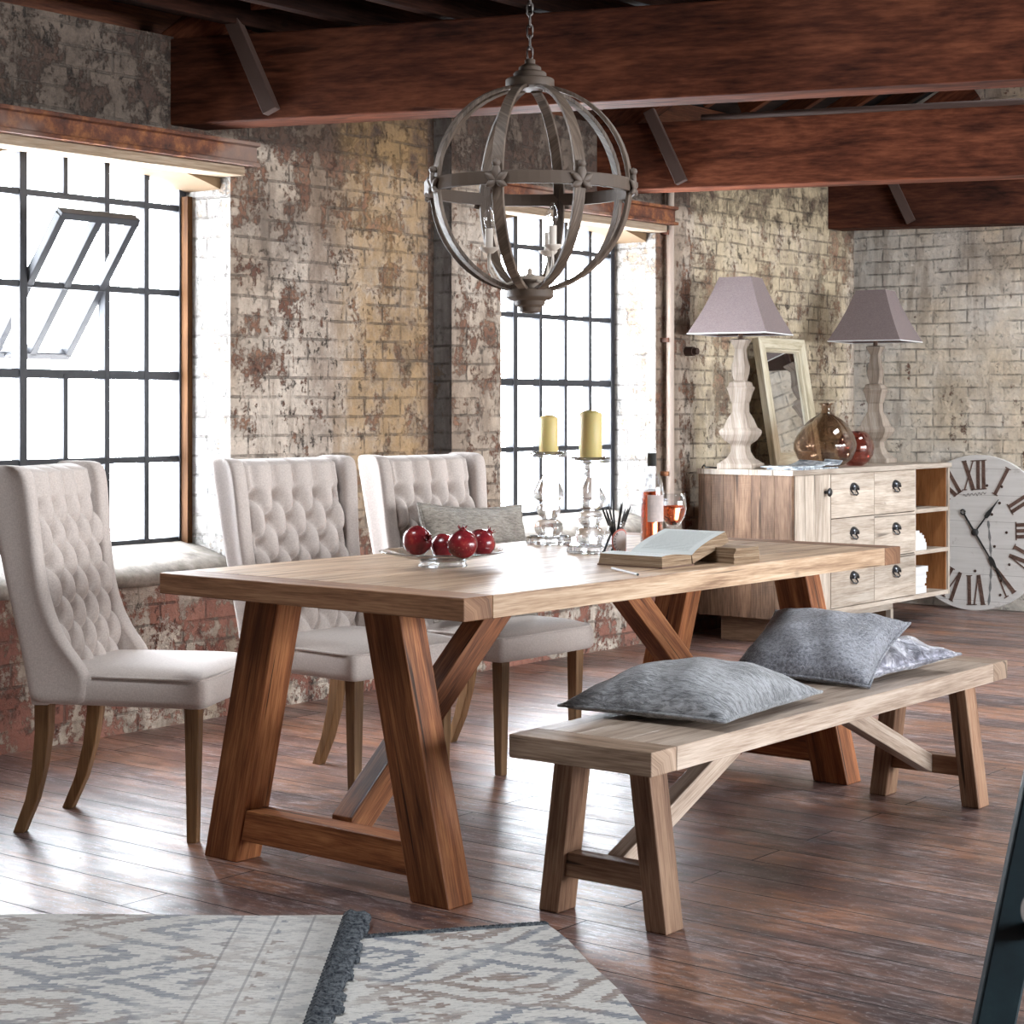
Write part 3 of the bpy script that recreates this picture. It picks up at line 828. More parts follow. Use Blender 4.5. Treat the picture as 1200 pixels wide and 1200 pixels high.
# ---------------------------------------------------------------- dining table
TC = c2w(.1557, 5.775); TZ = R(-1.0)
TL, TW, TH, TT = 2.237, 1.128, .79, .058
def trestle(name, label, cat, loc, rz, L, W, H, T, bb, leg, str_, brace, mats, nb, seed):
    t = empty(name, (*loc, 0), rz, label, cat)
    bm = BM(); slab(bm, W, L-2*bb, H-T, H, nb, .0012, seed)
    obj('tabletop' if cat == 'table' else 'seat', bm, mats[0], t, bevel=.002, seg=1)
    for s in (-1, 1):
        bm = BM(); y0, y1 = sorted((s*(L/2), s*(L/2-bb+.0012)))
        box(bm, -W/2, W/2, y0, y1, H-T, H, 'x')
        obj('end_board', bm, mats[1], t, bevel=.003)
    bi, bo, ti, to, yf, dp = leg
    for sy in (-1, 1):
        for sx in (-1, 1):
            ya, yb = sorted((sy*yf, sy*(yf-dp)))
            xs = sorted((sx*bi, sx*bo)); xt = sorted((sx*ti, sx*to))
            bm = BM()
            # two laminated staves per leg, one connected post
            hexa(bm, [(xs[0], ya, 0), (xs[1], ya, 0), (xs[1], yb, 0), (xs[0], yb, 0)],
                 [(xt[0], ya, H-T), (xt[1], ya, H-T), (xt[1], yb, H-T), (xt[0], yb, H-T)])
            obj('leg', bm, mats[2], t, bevel=.004)
        z0, z1, rec, sd = str_
        bm = BM()
        xm = lambda z: bi+(ti-bi)*z/(H-T)
        ya, yb = sorted((sy*(yf-rec), sy*(yf-rec-sd)))
        hexa(bm, [(-xm(z0)-.0, ya, z0), (-xm(z0), yb, z0), (-xm(z1), yb, z1), (-xm(z1), ya, z1)],
             [(xm(z0), ya, z0), (xm(z0), yb, z0), (xm(z1), yb, z1), (xm(z1), ya, z1)])
        obj('stretcher', bm, mats[2], t, bevel=.003)
        bw, bh, yt = brace
        yl = sy*(yf-rec-sd/2)
        # diagonal with plumb-cut foot against the stretcher and level-cut head
        bm = BM()
        d = Vector((0, sy*yt-yl, (H-T)-(z0+z1)/2)); sl = d.z/abs(d.y)
        hv = bh*math.sqrt(1+sl*sl); hh = bh*math.sqrt(1+1/sl/sl)
        yi = sy*(yf-rec-sd)
        zc = (z0+z1)/2
        b4 = [(-bw/2, yi, zc-hv/2), (bw/2, yi, zc-hv/2), (bw/2, yi, zc+hv/2), (-bw/2, yi, zc+hv/2)]
        t4 = [(-bw/2, sy*(yt-hh/2), H-T), (bw/2, sy*(yt-hh/2), H-T), (bw/2, sy*(yt+hh/2), H-T), (-bw/2, sy*(yt+hh/2), H-T)]
        hexa(bm, b4, t4)
        obj('brace', bm, mats[3], t, bevel=.003)
    return t
trestle('dining_table', 'large reclaimed oak dining table with slanted legs and thick plank top', 'table', TC, TZ, TL, TW, TH, TT, .11,
        (.325, .455, .155, .285, 1.05, .095), (.062, .148, .006, .078), (.075, .082, .25), (M['oak'], M['oak_end'], M['oak_leg'], M['oak_leg']), 6, 3)
BC = c2w(.7857, 5.3008); BZ = R(.5)
trestle('dining_bench', 'long oak bench with slanted legs carrying three grey cushions', 'bench', BC, BZ, 2.048, .42, .45, .058, .11,
        (.130, .190, .080, .140, .93, .078), (.092, .152, .012, .05), (.05, .055, .22), (M['bench'], M['bench_end_shaded'], M['bench_leg'], M['bench']), 3, 11)

# ---------------------------------------------------------------- wing chairs
def make_chair(label):
    t = empty('dining_chair', (0, 0, 0), 0, label, 'chair', 'buttoned linen wing chairs along the table')
    # seat cushion: crowned top, upholstered apron
    bm = BM(); n = 14
    def sv(u, v, z):
        x = -.24+.52*u; hw = .232+.030*u
        return (x, hw*v, z)
    V = {}
    for i in range(n+1):
        for j in range(n+1):
            u, v = i/n, -1+2*j/n
            e = (1-(2*u-1)**6)*(1-v**6)
            V[i, j] = bm.verts.new(sv(u, v, .478+.024*e**.6))
    for i in range(n):
        for j in range(n): bm.faces.new((V[i, j], V[i+1, j], V[i+1, j+1], V[i, j+1]))
    ed = [(i, 0) for i in range(n)]+[(n, j) for j in range(n)]+[(i, n) for i in range(n, 0, -1)]+[(0, j) for j in range(n, 0, -1)]
    lowr = []
    prev = [V[e] for e in ed]
    for k, (dz, out) in enumerate(((.462, .010), (.430, .013), (.395, .011), (.385, .004))):
        rowv = []
        for (i, j) in ed:
            c = V[i, j].co; cx = .04
            d = Vector((c.x-cx, c.y, 0)).normalized()
            rowv.append(bm.verts.new((c.x+d.x*out, c.y+d.y*out, dz)))
        m = len(ed)
        for q in range(m): bm.faces.new((prev[q], rowv[q], rowv[(q+1) % m], prev[(q+1) % m]))
        prev = rowv
    bm.faces.new(prev)
    seat = obj('seat', bm, M['linen'], t, smooth=True, sub=1)
    pts = []
    for k in range(9): pts.append((-.0+.235*k/8, -(.262), .473))
    bm = BM()
    loop = [(-.06+.30*k/6, -.2485-.019*(k/6), .4745) for k in range(7)]+[(.268, -.258, .4735), (.284, -.235, .4735)]
    loop += [(.290, -.235+.47*k/8, .4735) for k in range(1, 8)]+[(.284, .235, .4735), (.268, .258, .4735)]+[(.24-.30*k/6, .2675-.019*(k/6), .4745) for k in range(7)]
    tube(bm, loop, .0045, 6)
    obj('piping', bm, M['linen'], seat, smooth=True)
    # tufted inside back
    bm = BM(); nu, nv = 60, 96
    z0, z1 = .47, 1.062; hw = .215
    du, dv = .0955, .155
    def tuft(y, z):
        a = y/du; zt = .955
        if z > zt:
            s = abs(math.sin(PI*a)); f = min(1, (z-zt)/.045)
            b2 = (zt-z)/dv
            s0 = abs(math.sin(PI*(a+b2)))*abs(math.sin(PI*(a-b2)))
            s = s0*(1-f)+s*f
        else:
            b2 = (zt-z)/dv
            s = abs(math.sin(PI*(a+b2)))*abs(math.sin(PI*(a-b2)))
        h = .046*max(s, 0)**.36
        # deep button pits
        best = 9
        k0 = round((zt-z)/(dv/2))
        for k in (k0-1, k0, k0+1):
            if k < 0 or k > 5: continue
            zb = zt-k*dv/2; sh = 0 if k % 2 == 0 else .5
            yb = (round(a-sh)+sh)*du
            if abs(yb) > hw-.02: continue
            best = min(best, math.hypot(y-yb, z-zb))
        h -= .030*math.exp(-(best/.021)**2)
        edge = min(1, (hw-abs(y))/.02)
        return h*(.35+.65*max(edge, 0)**.5)
    def bx(z):     # rake of the back
        s = (z-.40)/.68
        return -.17-.10*s-.03*s*s
    G = [[bm.verts.new((bx(z0+(z1-z0)*j/nv)+tuft(-hw+2*hw*i/nu, z0+(z1-z0)*j/nv), -hw+2*hw*i/nu, z0+(z1-z0)*j/nv)) for i in range(nu+1)] for j in range(nv+1)]
    for j in range(nv):
        for i in range(nu): bm.faces.new((G[j][i], G[j][i+1], G[j+1][i+1], G[j+1][i]))
    # rolled top edge back to the shell
    prev = G[nv]
    for dx, dz in ((-.012, .012), (-.035, .018), (-.062, .012), (-.072, -.012)):
        rowv = [bm.verts.new((prev[i].co.x*0+bx(z1)+dx+.4*(G[nv][i].co.x-bx(z1))*max(0, 1+dx*20), prev[i].co.y, z1+dz)) for i in range(nu+1)]
        for i in range(nu): bm.faces.new((prev[i], prev[i+1], rowv[i+1], rowv[i]))
        prev = rowv
    obj('tufted_back', bm, M['linen'], t, smooth=True)
    # outside back shell
    bm = BM(); rings = []
    for k in range(12):
        z = .385+(1.068-.385)*k/11; xb = bx(z)-.085-.01*math.sin(PI*k/11); w = .236+.018*k/11
        rings.append([(xb, -w, z), (xb-.006, -w*.5, z), (xb-.008, 0, z), (xb-.006, w*.5, z), (xb, w, z), (xb+.05, w*.97, z), (xb+.055, 0, z), (xb+.05, -w*.97, z)])
    loft(bm, rings); obj('outside_back', bm, M['linen'], t, smooth=True, bevel=.006)
    # wings sweeping down into the seat sides
    lv = [(1.086, -.372, -.285), (1.080, -.388, -.250), (1.058, -.388, -.232), (.98, -.374, -.222), (.88, -.355, -.214), (.78, -.336, -.204), (.70, -.318, -.190), (.62, -.300, -.164), (.56, -.287, -.130), (.52, -.278, -.098), (.495, -.274, -.078), (.462, -.267, -.068), (.42, -.260, -.072), (.388, -.254, -.076)]
    for s in (-1, 1):
        bm = BM(); rings = []
        for z, xb, xf in lv:
            k = max(0, (z-.45)/.63)
            yi = .218+.014*k; yo = .252+.020*k; fl = .014*k        # flare at the front edge
            r = .018
            if z > 1.08: yi += .012; yo -= .010
            ring = [(xb, yi), (xb+.02, yi-.004), ((xb+xf)/2, yi-.006+fl*.3), (xf-.034, yi-.004+fl), (xf-.020, yi-.012+fl), (xf-.004, yi-.002+fl), (xf, (yi+yo)/2+fl), (xf-.004, yo+.004+fl), (xf-.022, yo+.010+fl), (xf-.036, yo+.001+fl), ((xb+xf)/2, yo-.003+fl*.3), (xb+.02, yo-.002), (xb, yo-.008)]
            rings.append([(x, s*y, z) for x, y in ring])
        loft(bm, rings)
        w = obj('wing', bm, M['linen'], t, smooth=True, sub=1)
    # legs
    for s in (-1, 1):
        bm = BM(); a, b_ = .022, .0155
        hexa(bm, [(.235-b_, s*.212-b_, 0), (.235+b_, s*.212-b_, 0), (.235+b_, s*.212+b_, 0), (.235-b_, s*.212+b_, 0)], [(.237-a, s*.214-a, .39), (.237+a, s*.214-a, .39), (.237+a, s*.214+a, .39), (.237-a, s*.214+a, .39)])
        obj('leg', bm, M['chair_leg'], t, bevel=.003)
        bm = BM(); rings = []
        for z, x, w in ((.39, -.228, .024), (.30, -.232, .022), (.20, -.246, .020), (.10, -.272, .0185), (0, -.315, .017)):
            y = s*(.195-.02*(1-z/.39))
            rings.append([(x-w, y-w, z), (x+w, y-w, z), (x+w, y+w, z), (x-w, y+w, z)])
        loft(bm, rings)
        uv = uvl(bm)
        for f in bm.faces:
            for l in f.loops: l[uv].uv = (l.vert.co.z, l.vert.co.x+l.vert.co.y+s)
        obj('leg', bm, M['chair_leg'], t, bevel=.003)
    return t
ch = make_chair('buttoned linen wing chair standing askew before the window with the tilted sash')
ch.location = (-4.382, 3.755, 0); ch.rotation_euler = (0, 0, R(28))
c2 = copy_tree(ch); c2.location = (-4.32, 4.586, 0); c2.rotation_euler = (0, 0, R(-1)); c2['label'] = 'middle linen wing chair against the brick pier, nothing on its seat'
c3 = copy_tree(ch); c3.location = (-4.235, 5.215, 0); c3.rotation_euler = (0, 0, R(0)); c3['label'] = 'linen wing chair holding the brown grey hide cushion'

# ---------------------------------------------------------------- cushions
def cushion(name, label, lx, ly, t, mat, loc, rot, seed, pinch=.5, group=None, wr=.004, piping=True, tb=None):
    bm = BM(); pillow(bm, lx, ly, t, 40, pinch, seed, wr, tb)
    o = obj(name, bm, mat, None, smooth=True, loc=loc, rot=rot)
    tag(o, label, 'cushion', group)
    if piping:
        b = BM(); tube(b, rim(lx, ly), .0045, 6, closed=True)
        obj('piping', b, mat, o, smooth=True)
    return o
def bench_pt(r, d, z):
    c, s = math.cos(BZ), math.sin(BZ)
    return (BC[0]+r*c-d*s, BC[1]+r*s+d*c, z)
cushion('cushion', 'grey fur cushion lying flat on the bench end', .48, .59, .098, M['fur'], bench_pt(-.057, -.42, .478), (0, 0, BZ+R(5)), 1, .55, tb=.024, wr=.003)
cushion('cushion', 'nubbly dark grey boucle cushion leaning on the silver velvet cushion', .43, .39, .075, M['boucle'], bench_pt(-.08, .325, .538), (R(22), R(2), BZ+R(8.5)), 2, .5, tb=.03, wr=.003)
cushion('cushion', 'crushed silver velvet cushion half under the boucle cushion', .44, .46, .068, M['velvet'], bench_pt(-.06, .51, .486), (R(4), R(0), BZ+R(-11)), 3, .5, wr=.006, tb=.024)
cl = cushion('cushion', 'oblong brown grey hide cushion propped in a wing chair', .54, .42, .07, M['lumbarfur'], (-4.235-.005, 5.215-.035, .705), (R(90-14), R(3), R(86)), 5, .55, tb=.055)
# ---------------------------------------------------------------- chandelier
gx, gy = c2w(.0544, 5.70); GZ = 1.917; GR = .311
t = empty('chandelier', (gx, gy, GZ), A+R(4.5), 'hanging globe light of grey weathered wood hoops with carved leaves', 'chandelier')
zt, zb = GR*1.0, -GR*1.0
def ring_lathe(prof, name, par, mat, n=48, sm=True, bev=.002):
    bm = BM(); lathe(bm, prof, n); return obj(name, bm, mat, par, smooth=sm, bevel=bev, angle=30)
# eight meridian hoops
for k in range(8):
    a = -PI/2+R(22.5)+k*PI/4
    bm = BM(); rings = []
    ca, sa_ = math.cos(a), math.sin(a)
    m = 28; w, d = .0175, .006
    for i in range(m+1):
        th = R(-80)+R(160)*i/m
        rr = []
        for du, dr in ((-w, d), (w, d), (w, -d), (-w, -d)):
            ww = du*(.72+.28*math.cos(th))
            r = (GR+dr)*math.cos(th); z = (GR+dr)*math.sin(th)
            rr.append((r*ca-ww*sa_, r*sa_+ww*ca, z))
        rings.append(rr)
    loft(bm, rings)
    uv = uvl(bm)
    for f in bm.faces:
        for l in f.loops: l[uv].uv = (l.vert.co.z*1.3+k, (l.vert.co.x+l.vert.co.y)*.6+k*1.7)
    obj('hoop', bm, M['chand'], t, bevel=.0015, seg=1)
    bm = BM()              # carved leaf rosette at the crossing: five lobes on a stem
    def leaf(bm, c, ang, ln, wd, th):
        pts = []; n = 8
        rows = []
        for i in range(n+1):
            u = i/n; ww = wd*math.sin(PI*min(1, u*.92+.08))**.8*.5
            rows.append([(u*ln, -ww, .002), (u*ln, -ww*.5, th*.8), (u*ln, 0, th*.45+.004), (u*ln, ww*.5, th*.8), (u*ln, ww, .002), (u*ln, 0, -.004)])
        def T(p):
            x, y, h = p
            yy = c[0]+x*math.cos(ang)-y*math.sin(ang); zz = c[1]+x*math.sin(ang)+y*math.cos(ang)
            r = GR+.009+h+.004*math.sin(x/ln*PI)
            return (r*ca-yy*sa_, r*sa_+yy*ca, zz)
        loft(bm, [[T(p) for p in rw] for rw in rows])
    for ang, ln, wd in ((90, .055, .030), (35, .042, .024), (145, .042, .024), (-25, .036, .022), (205, .036, .022)):
        leaf(bm, (0, -.012), R(ang), ln, wd, .010)
    lathe(bm, [(0, -.012), (.010, -.008), (.013, 0), (.010, .008), (0, .012)], 10, (GR+.012)*ca, (GR+.012)*sa_, .040)
    obj('leaf_rosette', bm, M['leafw'], t, smooth=True)
ring_lathe([(GR-.006, -.019), (GR+.010, -.019), (GR+.010, .019), (GR-.006, .019), (GR-.006, -.019)], 'equator_ring', t, M['chand'], 64, False)
z = GR
ring_lathe([(0, z-.006), (.074, z-.006), (.074, z+.020), (.068, z+.024), (.050, z+.024), (.050, z+.040), (.045, z+.044), (.034, z+.046), (.034, z+.058), (.025, z+.064), (.016, z+.068), (.016, z+.082), (0, z+.084)], 'top_cap', t, M['chand'])
ring_lathe([(0, -z+.006), (.072, -z+.006), (.072, -z-.018), (.060, -z-.026), (.048, -z-.028), (.045, -z-.042), (.034, -z-.048), (.032, -z-.062), (.016, -z-.066), (0, -z-.066)], 'bottom_cap', t, M['chand'])
ring_lathe([(0, -z+.07), (.006, -z+.07), (.008, -z+.055), (.012, -z+.05), (.045, -z+.045), (.05, -z+.035), (.03, -z+.02), (.02, -z+.0), (0, -z)], 'candle_hub', t, M['white_wood'], 24)
for k in range(3):
    a = -PI/2+k*2*PI/3+R(-92)
    ca, sa_ = math.cos(a), math.sin(a); rr = .124
    zc = -z+.115
    bm = BM(); tube(bm, [(.03*ca, .03*sa_, -z+.035), (.07*ca, .07*sa_, -z+.02), (.105*ca, .105*sa_, -z+.035), (rr*ca, rr*sa_, -z+.07), (rr*ca, rr*sa_, zc)], .0055, 8)
    arm = obj('candle_arm', bm, M['cream'], t, smooth=True)
    bm = BM(); lathe(bm, [(0, 0), (.012, 0), (.027, .012), (.030, .018), (.012, .018), (.012, .02), (.0125, .075), (0, .076)], 16, rr*ca, rr*sa_, zc)
    obj('candle_sleeve', bm, M['cream'], arm, smooth=True, bevel=.001)
    bm = BM(); lathe(bm, [(0, .074), (.008, .076), (.0155, .092), (.0165, .105), (.012, .125), (.005, .142), (0, .147)], 16, rr*ca, rr*sa_, zc)
    obj('bulb', bm, M['thin'], arm, smooth=True)
zz = z+.084
k = 0
while GZ+zz < 2.725:
    bm = BM(); n = 16; c = zz+.017
    pts = []
    for i in range(n):
        th = 2*PI*i/n
        x = .0085*math.cos(th); h = .0145*math.sin(th)+(.006 if math.sin(th) > 0 else -.006 if math.sin(th) < 0 else 0)
        pts.append((x, .002*0, c+h) if k % 2 == 0 else (0, x, c+h))
    tube(bm, pts, .0030, 6, closed=True)
    obj('chain_link', bm, M['chainm'], t, smooth=True)
    zz += .0335; k += 1

# ---------------------------------------------------------------- things on the table
def tp(px, py): return at(px, py, TH)
# fruit plate
px, py = tp(519, 664)
bm = BM()
lathe(bm, [(0, .004), (.055, .004), (.070, .0), (.073, .004), (.066, .014), (.075, .020), (.13, .030), (.175, .041), (.186, .044), (.187, .047), (.175, .046), (.13, .036), (.07, .026), (0, .024)], 56)
t = obj('fruit_plate', bm, M['glassy'], smooth=True, loc=(px, py, TH+.0005))
tag(t, 'shallow footed glass plate holding the pomegranates', 'plate')
pm_lab = ['pomegranate alone at the table-end side of the glass plate, its crown turned away', 'small dark pomegranate behind the one with the upright crown', 'round pomegranate with an upright crown, in front of its two neighbours', 'pomegranate half hidden behind the upright-crowned one, crown tipped outward']
def pomegranate(label, ix, iy, d, r, rot):
    cz = (EYE-(iy-HOR)*d/F)
    X, Y = c2w((ix-600)*d/F, d)
    t = empty('pomegranate', (X, Y, cz), 0, label, 'fruit', 'pomegranates on the glass plate', rot)
    bm = BM(); n = 28; rows = []
    prof = []
    for i in range(15):
        th = -PI/2+PI*i/14
        prof.append((r*math.cos(th), r*.93*math.sin(th)+(0 if th < 1.2 else .002)))
    prof = [(0, -r*.90)]+prof[1:-1]+[(0, r*.9)]
    lathe(bm, prof, n)
    for v in bm.verts:
        a = math.atan2(v.co.y, v.co.x); k = 1+.022*math.cos(6*a)+.012*math.sin(3*a+1); v.co.x *= k; v.co.y *= k
    obj('fruit', bm, M['pomeg'], t, smooth=True)
    bm = BM(); m = 18
    r0 = [bm.verts.new((r*.24*math.cos(2*PI*q/m), r*.24*math.sin(2*PI*q/m), r*.84)) for q in range(m)]
    r1 = [bm.verts.new((r*.20*math.cos(2*PI*q/m), r*.20*math.sin(2*PI*q/m), r*1.02)) for q in range(m)]
    r2 = [bm.verts.new((r*(.33 if q % 3 == 0 else .22)*math.cos(2*PI*q/m), r*(.33 if q % 3 == 0 else .22)*math.sin(2*PI*q/m), r*(1.25 if q % 3 == 0 else 1.06))) for q in range(m)]
    for a_, b_ in ((r0, r1), (r1, r2)):
        for q in range(m): bm.faces.new((a_[q], a_[(q+1) % m], b_[(q+1) % m], b_[q]))
    obj('crown', bm, M['pomeg'], t, smooth=True, solid=.002)
pomegranate(pm_lab[0], 489, 634, 5.36, .0435, (R(20), R(-75), R(150)))
pomegranate(pm_lab[1], 520, 641, 5.40, .039, (R(70), R(15), R(60)))
pomegranate(pm_lab[2], 542, 638, 5.27, .0435, (R(8), R(6), 0))
pomegranate(pm_lab[3], 564, 636, 5.40, .0415, (R(-15), R(38), R(38)))
# candlesticks
def candlestick(ix, iy, hs, label, clab, ch_, cr, group):
    X, Y = tp(ix, iy)
    t = empty('candlestick', (X, Y, TH), A, label, 'candlestick', group)
    s = hs/.305
    prof = [(.0, .030), (.030, .030), (.036, .028), (.046, .040), (.049, .055), (.046, .070), (.036, .080), (.024, .086), (.030, .092), (.040, .108), (.041, .118), (.034, .132), (.022, .139), (.030, .144), (.046, .152), (.051, .163), (.049, .178), (.039, .200), (.025, .224), (.016, .244), (.014, .252), (.024, .257), (.024, .262), (.012, .266), (.017, .272), (.024, .280), (.014, .288), (.03, .292), (.061, .294), (.063, .298), (.063, .312), (.059, .312), (.057, .302), (.035, .300), (.0, .300)]
    bm = BM(); lathe(bm, [(r, z*s) for r, z in prof], 40)
    obj('stem', bm, M['glassy'], t, smooth=True)
    bm = BM(); n = 64      # thick scalloped foot
    def sc(q, r): return r*(1+.035*math.cos(16*2*PI*q/n))
    rows = []
    for r, z in ((.070, 0.0), (.076, .004), (.076, .022), (.066, .0275)):
        rows.append([(sc(q, r)*math.cos(2*PI*q/n), sc(q, r)*math.sin(2*PI*q/n), z) for q in range(n)])
    loft(bm, rows); obj('foot', bm, M['glassy'], t, bevel=.001)
    dz = TH+.3015*s
    c = empty('pillar_candle', (X, Y, dz), 0, clab, 'candle', 'pillar candles on the glass sticks')
    bm = BM(); lathe(bm, [(0, 0), (cr-.002, 0), (cr, .003), (cr, ch_-.006), (cr-.003, ch_-.001), (cr*.6, ch_+.004), (cr*.2, ch_+.007), (0, ch_+.007)], 36)
    obj('wax', bm, M['wax'], c, smooth=True)
    bm = BM(); tube(bm, [(0, 0, ch_+.005), (.001, 0, ch_+.014), (.003, 0, ch_+.022)], .0012, 6); obj('wick', bm, M['wick'], c)
g = 'glass candlesticks on the table'
candlestick(643, 637.5, .308, 'clear glass candlestick with the shorter candle, standing nearer the window', 'shorter ivory pillar candle', .128, .0325, g)
candlestick(692, 648, .300, 'clear glass candlestick with the taller candle, beside the jar of pencils', 'taller ivory pillar candle, beside the wine bottle side', .152, .0365, g)
# jar of pencils
X, Y = tp(722, 653.5)
t = empty('pencil_jar', (X, Y, TH), A, 'small glass jar with a round pink label, full of black pencils', 'jar')
bm = BM(); lathe(bm, [(0, .001), (.027, .001), (.031, .005), (.031, .085), (.026, .096), (.025, .100), (.028, .103), (.028, .112), (.025, .114), (.0235, .112), (.0235, .098), (.029, .084), (.029, .006), (0, .005)], 32)
obj('jar_glass', bm, M['thin'], t, smooth=True)
la = R(-62)
def curvep(u, v, r): return (r*math.cos(la+u/r), r*math.sin(la+u/r), .052+v)
for nm, r_, rad, mt in (('label_disc', .0318, .039, M['pinkring']), ('label_centre', .0322, .0335, M['paper'])):
    bm = BM(); n = 40
    rows = []
    for i in range(9):
        q = i/8
        rows.append([curvep(rad*.82*q*math.cos(2*PI*k/n), rad*q*math.sin(2*PI*k/n), r_) for k in range(n)])
    V = [[bm.verts.new(p) for p in rw] for rw in rows[1:]]; c0 = bm.verts.new(rows[0][0])
    for k in range(n): bm.faces.new((c0, V[0][k], V[0][(k+1) % n]))
    for i in range(7):
        for k in range(n): bm.faces.new((V[i][k], V[i+1][k], V[i+1][(k+1) % n], V[i][(k+1) % n]))
    if nm == 'label_disc': disc = obj(nm, bm, mt, t, smooth=True)
    else: obj(nm, bm, mt, disc, smooth=True)
STROKES = {'M': [((0, 0), (0, 1)), ((0, 1), (.35, .4)), ((.35, .4), (.7, 1)), ((.7, 1), (.7, 0))], 'I': [((.2, 0), (.2, 1))], 'L': [((0, 0), (0, 1)), ((0, 0), (.5, 0))], 'E': [((0, 0), (0, 1)), ((0, 0), (.5, 0)), ((0, .5), (.4, .5)), ((0, 1), (.5, 1))], 'T': [((.3, 0), (.3, 1)), ((0, 1), (.6, 1))]}
bm = BM()
word = 'MILLETTE'
for i, chx in enumerate(word):
    an = R(128)+R(128)*i/(len(word)-1)
    for (p, q) in STROKES[chx]:
        P = []
        for (a_, b_) in (p, q):
            lx_, ly_ = (a_-.3)*.0065, (b_-.5)*.008
            rr = .0285
            cx_, cy_ = rr*math.cos(an), rr*math.sin(an)
            rx, ry = -math.sin(an), math.cos(an)    # reading downwards round the rim
            P.append(curvep((cx_+lx_*rx-ly_*-math.cos(an))*.82, cy_+lx_*ry+ly_*math.sin(an), .0326))
        tube(bm, P, .0006, 4)
obj('lettering', bm, M['ink'], disc)
pl = 'black pencil standing in the small glass jar'
for i in range(9):
    a = i*2.39; r0 = .010+.009*(i % 3)/2
    p0 = Vector((X+r0*math.cos(a+PI), Y+r0*math.sin(a+PI), TH+.008)); tilt = (.020+.006*(i % 2))
    hh = .150+.022*((i*7) % 4)/3
    p1 = Vector((X+tilt*math.cos(a), Y+tilt*math.sin(a), TH+.105)); p1 = p0+(p1-p0)*(hh/.100)
    bm = BM(); tube(bm, [p0, p0.lerp(p1, .86), p1], [.0036, .0036, .0008], 6)
    o = obj('pencil', bm, M['pencil']); tag(o, pl, 'pencil', 'black pencils in the jar')
p0 = Vector((*tp(704.5, 656), TH+.004)); p1 = Vector((X, Y, TH+.095)); dd = (Vector((X, Y, 0))-Vector((p0.x, p0.y, 0))).normalized()*.034
bm = BM(); tube(bm, [p0, (Vector((X-dd.x, Y-dd.y, TH+.075)))], [.0036, .0036], 6)
o = obj('pencil', bm, M['pencil']); tag(o, 'black pencil leaning against the outside of the glass jar', 'pencil')
# bottle of rose
X, Y = tp(764, 643)
t = empty('wine_bottle', (X, Y, TH), A, 'tall clear bottle of rosé wine with a pale label', 'bottle')
S = 1.06
op = [(0, .010), (.02, .006), (.034, 0), (.0375, .004), (.038, .02), (.038, .185), (.036, .203), (.028, .224), (.018, .240), (.0145, .252), (.0138, .300), (.0155, .302), (.0155, .310), (.013, .311)]
ip = [(.0105, .310), (.0105, .252), (.0148, .238), (.025, .220), (.0335, .200), (.0355, .184), (.0355, .016), (.02, .012), (0, .014)]
bm = BM(); lathe(bm, [(r, z*S) for r, z in op+ip], 36); obj('bottle_glass', bm, M['thin'], t, smooth=True)
bm = BM(); lathe(bm, [(r, z*S) for r, z in [(0, .0155), (.02, .0135), (.0352, .0175), (.0352, .178), (0, .178)]], 32); obj('wine', bm, M['wine'], t, smooth=True, bevel=.001)
bm = BM(); lathe(bm, [(r, z*S) for r, z in [(.0150, .256), (.0150, .296), (.0152, .296), (.0152, .2965), (.0142, .2965), (.0142, .256)]], 24, close=True); obj('foil_collar', bm, M['foil'], t, smooth=True)
bm = BM(); rows = []
for z in (.085, .118, .150, .168):
    rows.append([(.0386*math.cos(R(-72)+R(100)*k/14-PI/2+R(45)), .0386*math.sin(R(-72)+R(100)*k/14-PI/2+R(45)), z*S) for k in range(15)])
loft(bm, rows, cap=False, closed=False); obj('label', bm, M['paper'], t, smooth=True)
# wine glass
X, Y = tp(788.5, 640)
t = empty('wine_glass', (X, Y, TH), A, 'stemmed glass of rosé wine on a dark green foot behind the open book', 'glass')
bm = BM(); lathe(bm, [(0, .052), (.006, .052), (.006, .062), (.022, .072), (.038, .095), (.0455, .125), (.0445, .150), (.0405, .176), (.0395, .176), (.0435, .150), (.0443, .125), (.0368, .096), (.0205, .0735), (0, .068)], 36); obj('bowl', bm, M['thin'], t, smooth=True)
bm = BM(); lathe(bm, [(0, .0685), (.0200, .0742), (.0362, .0968), (.0436, .125), (.0434, .137), (0, .137)], 36); obj('wine', bm, M['wine'], t, smooth=True)
bm = BM(); lathe(bm, [(0, 0), (.043, 0), (.044, .003), (.036, .018), (.020, .036), (.007, .046), (.006, .053), (0, .053)], 36); obj('foot', bm, M['greenglass'], t, smooth=True, label='dark green domed foot')
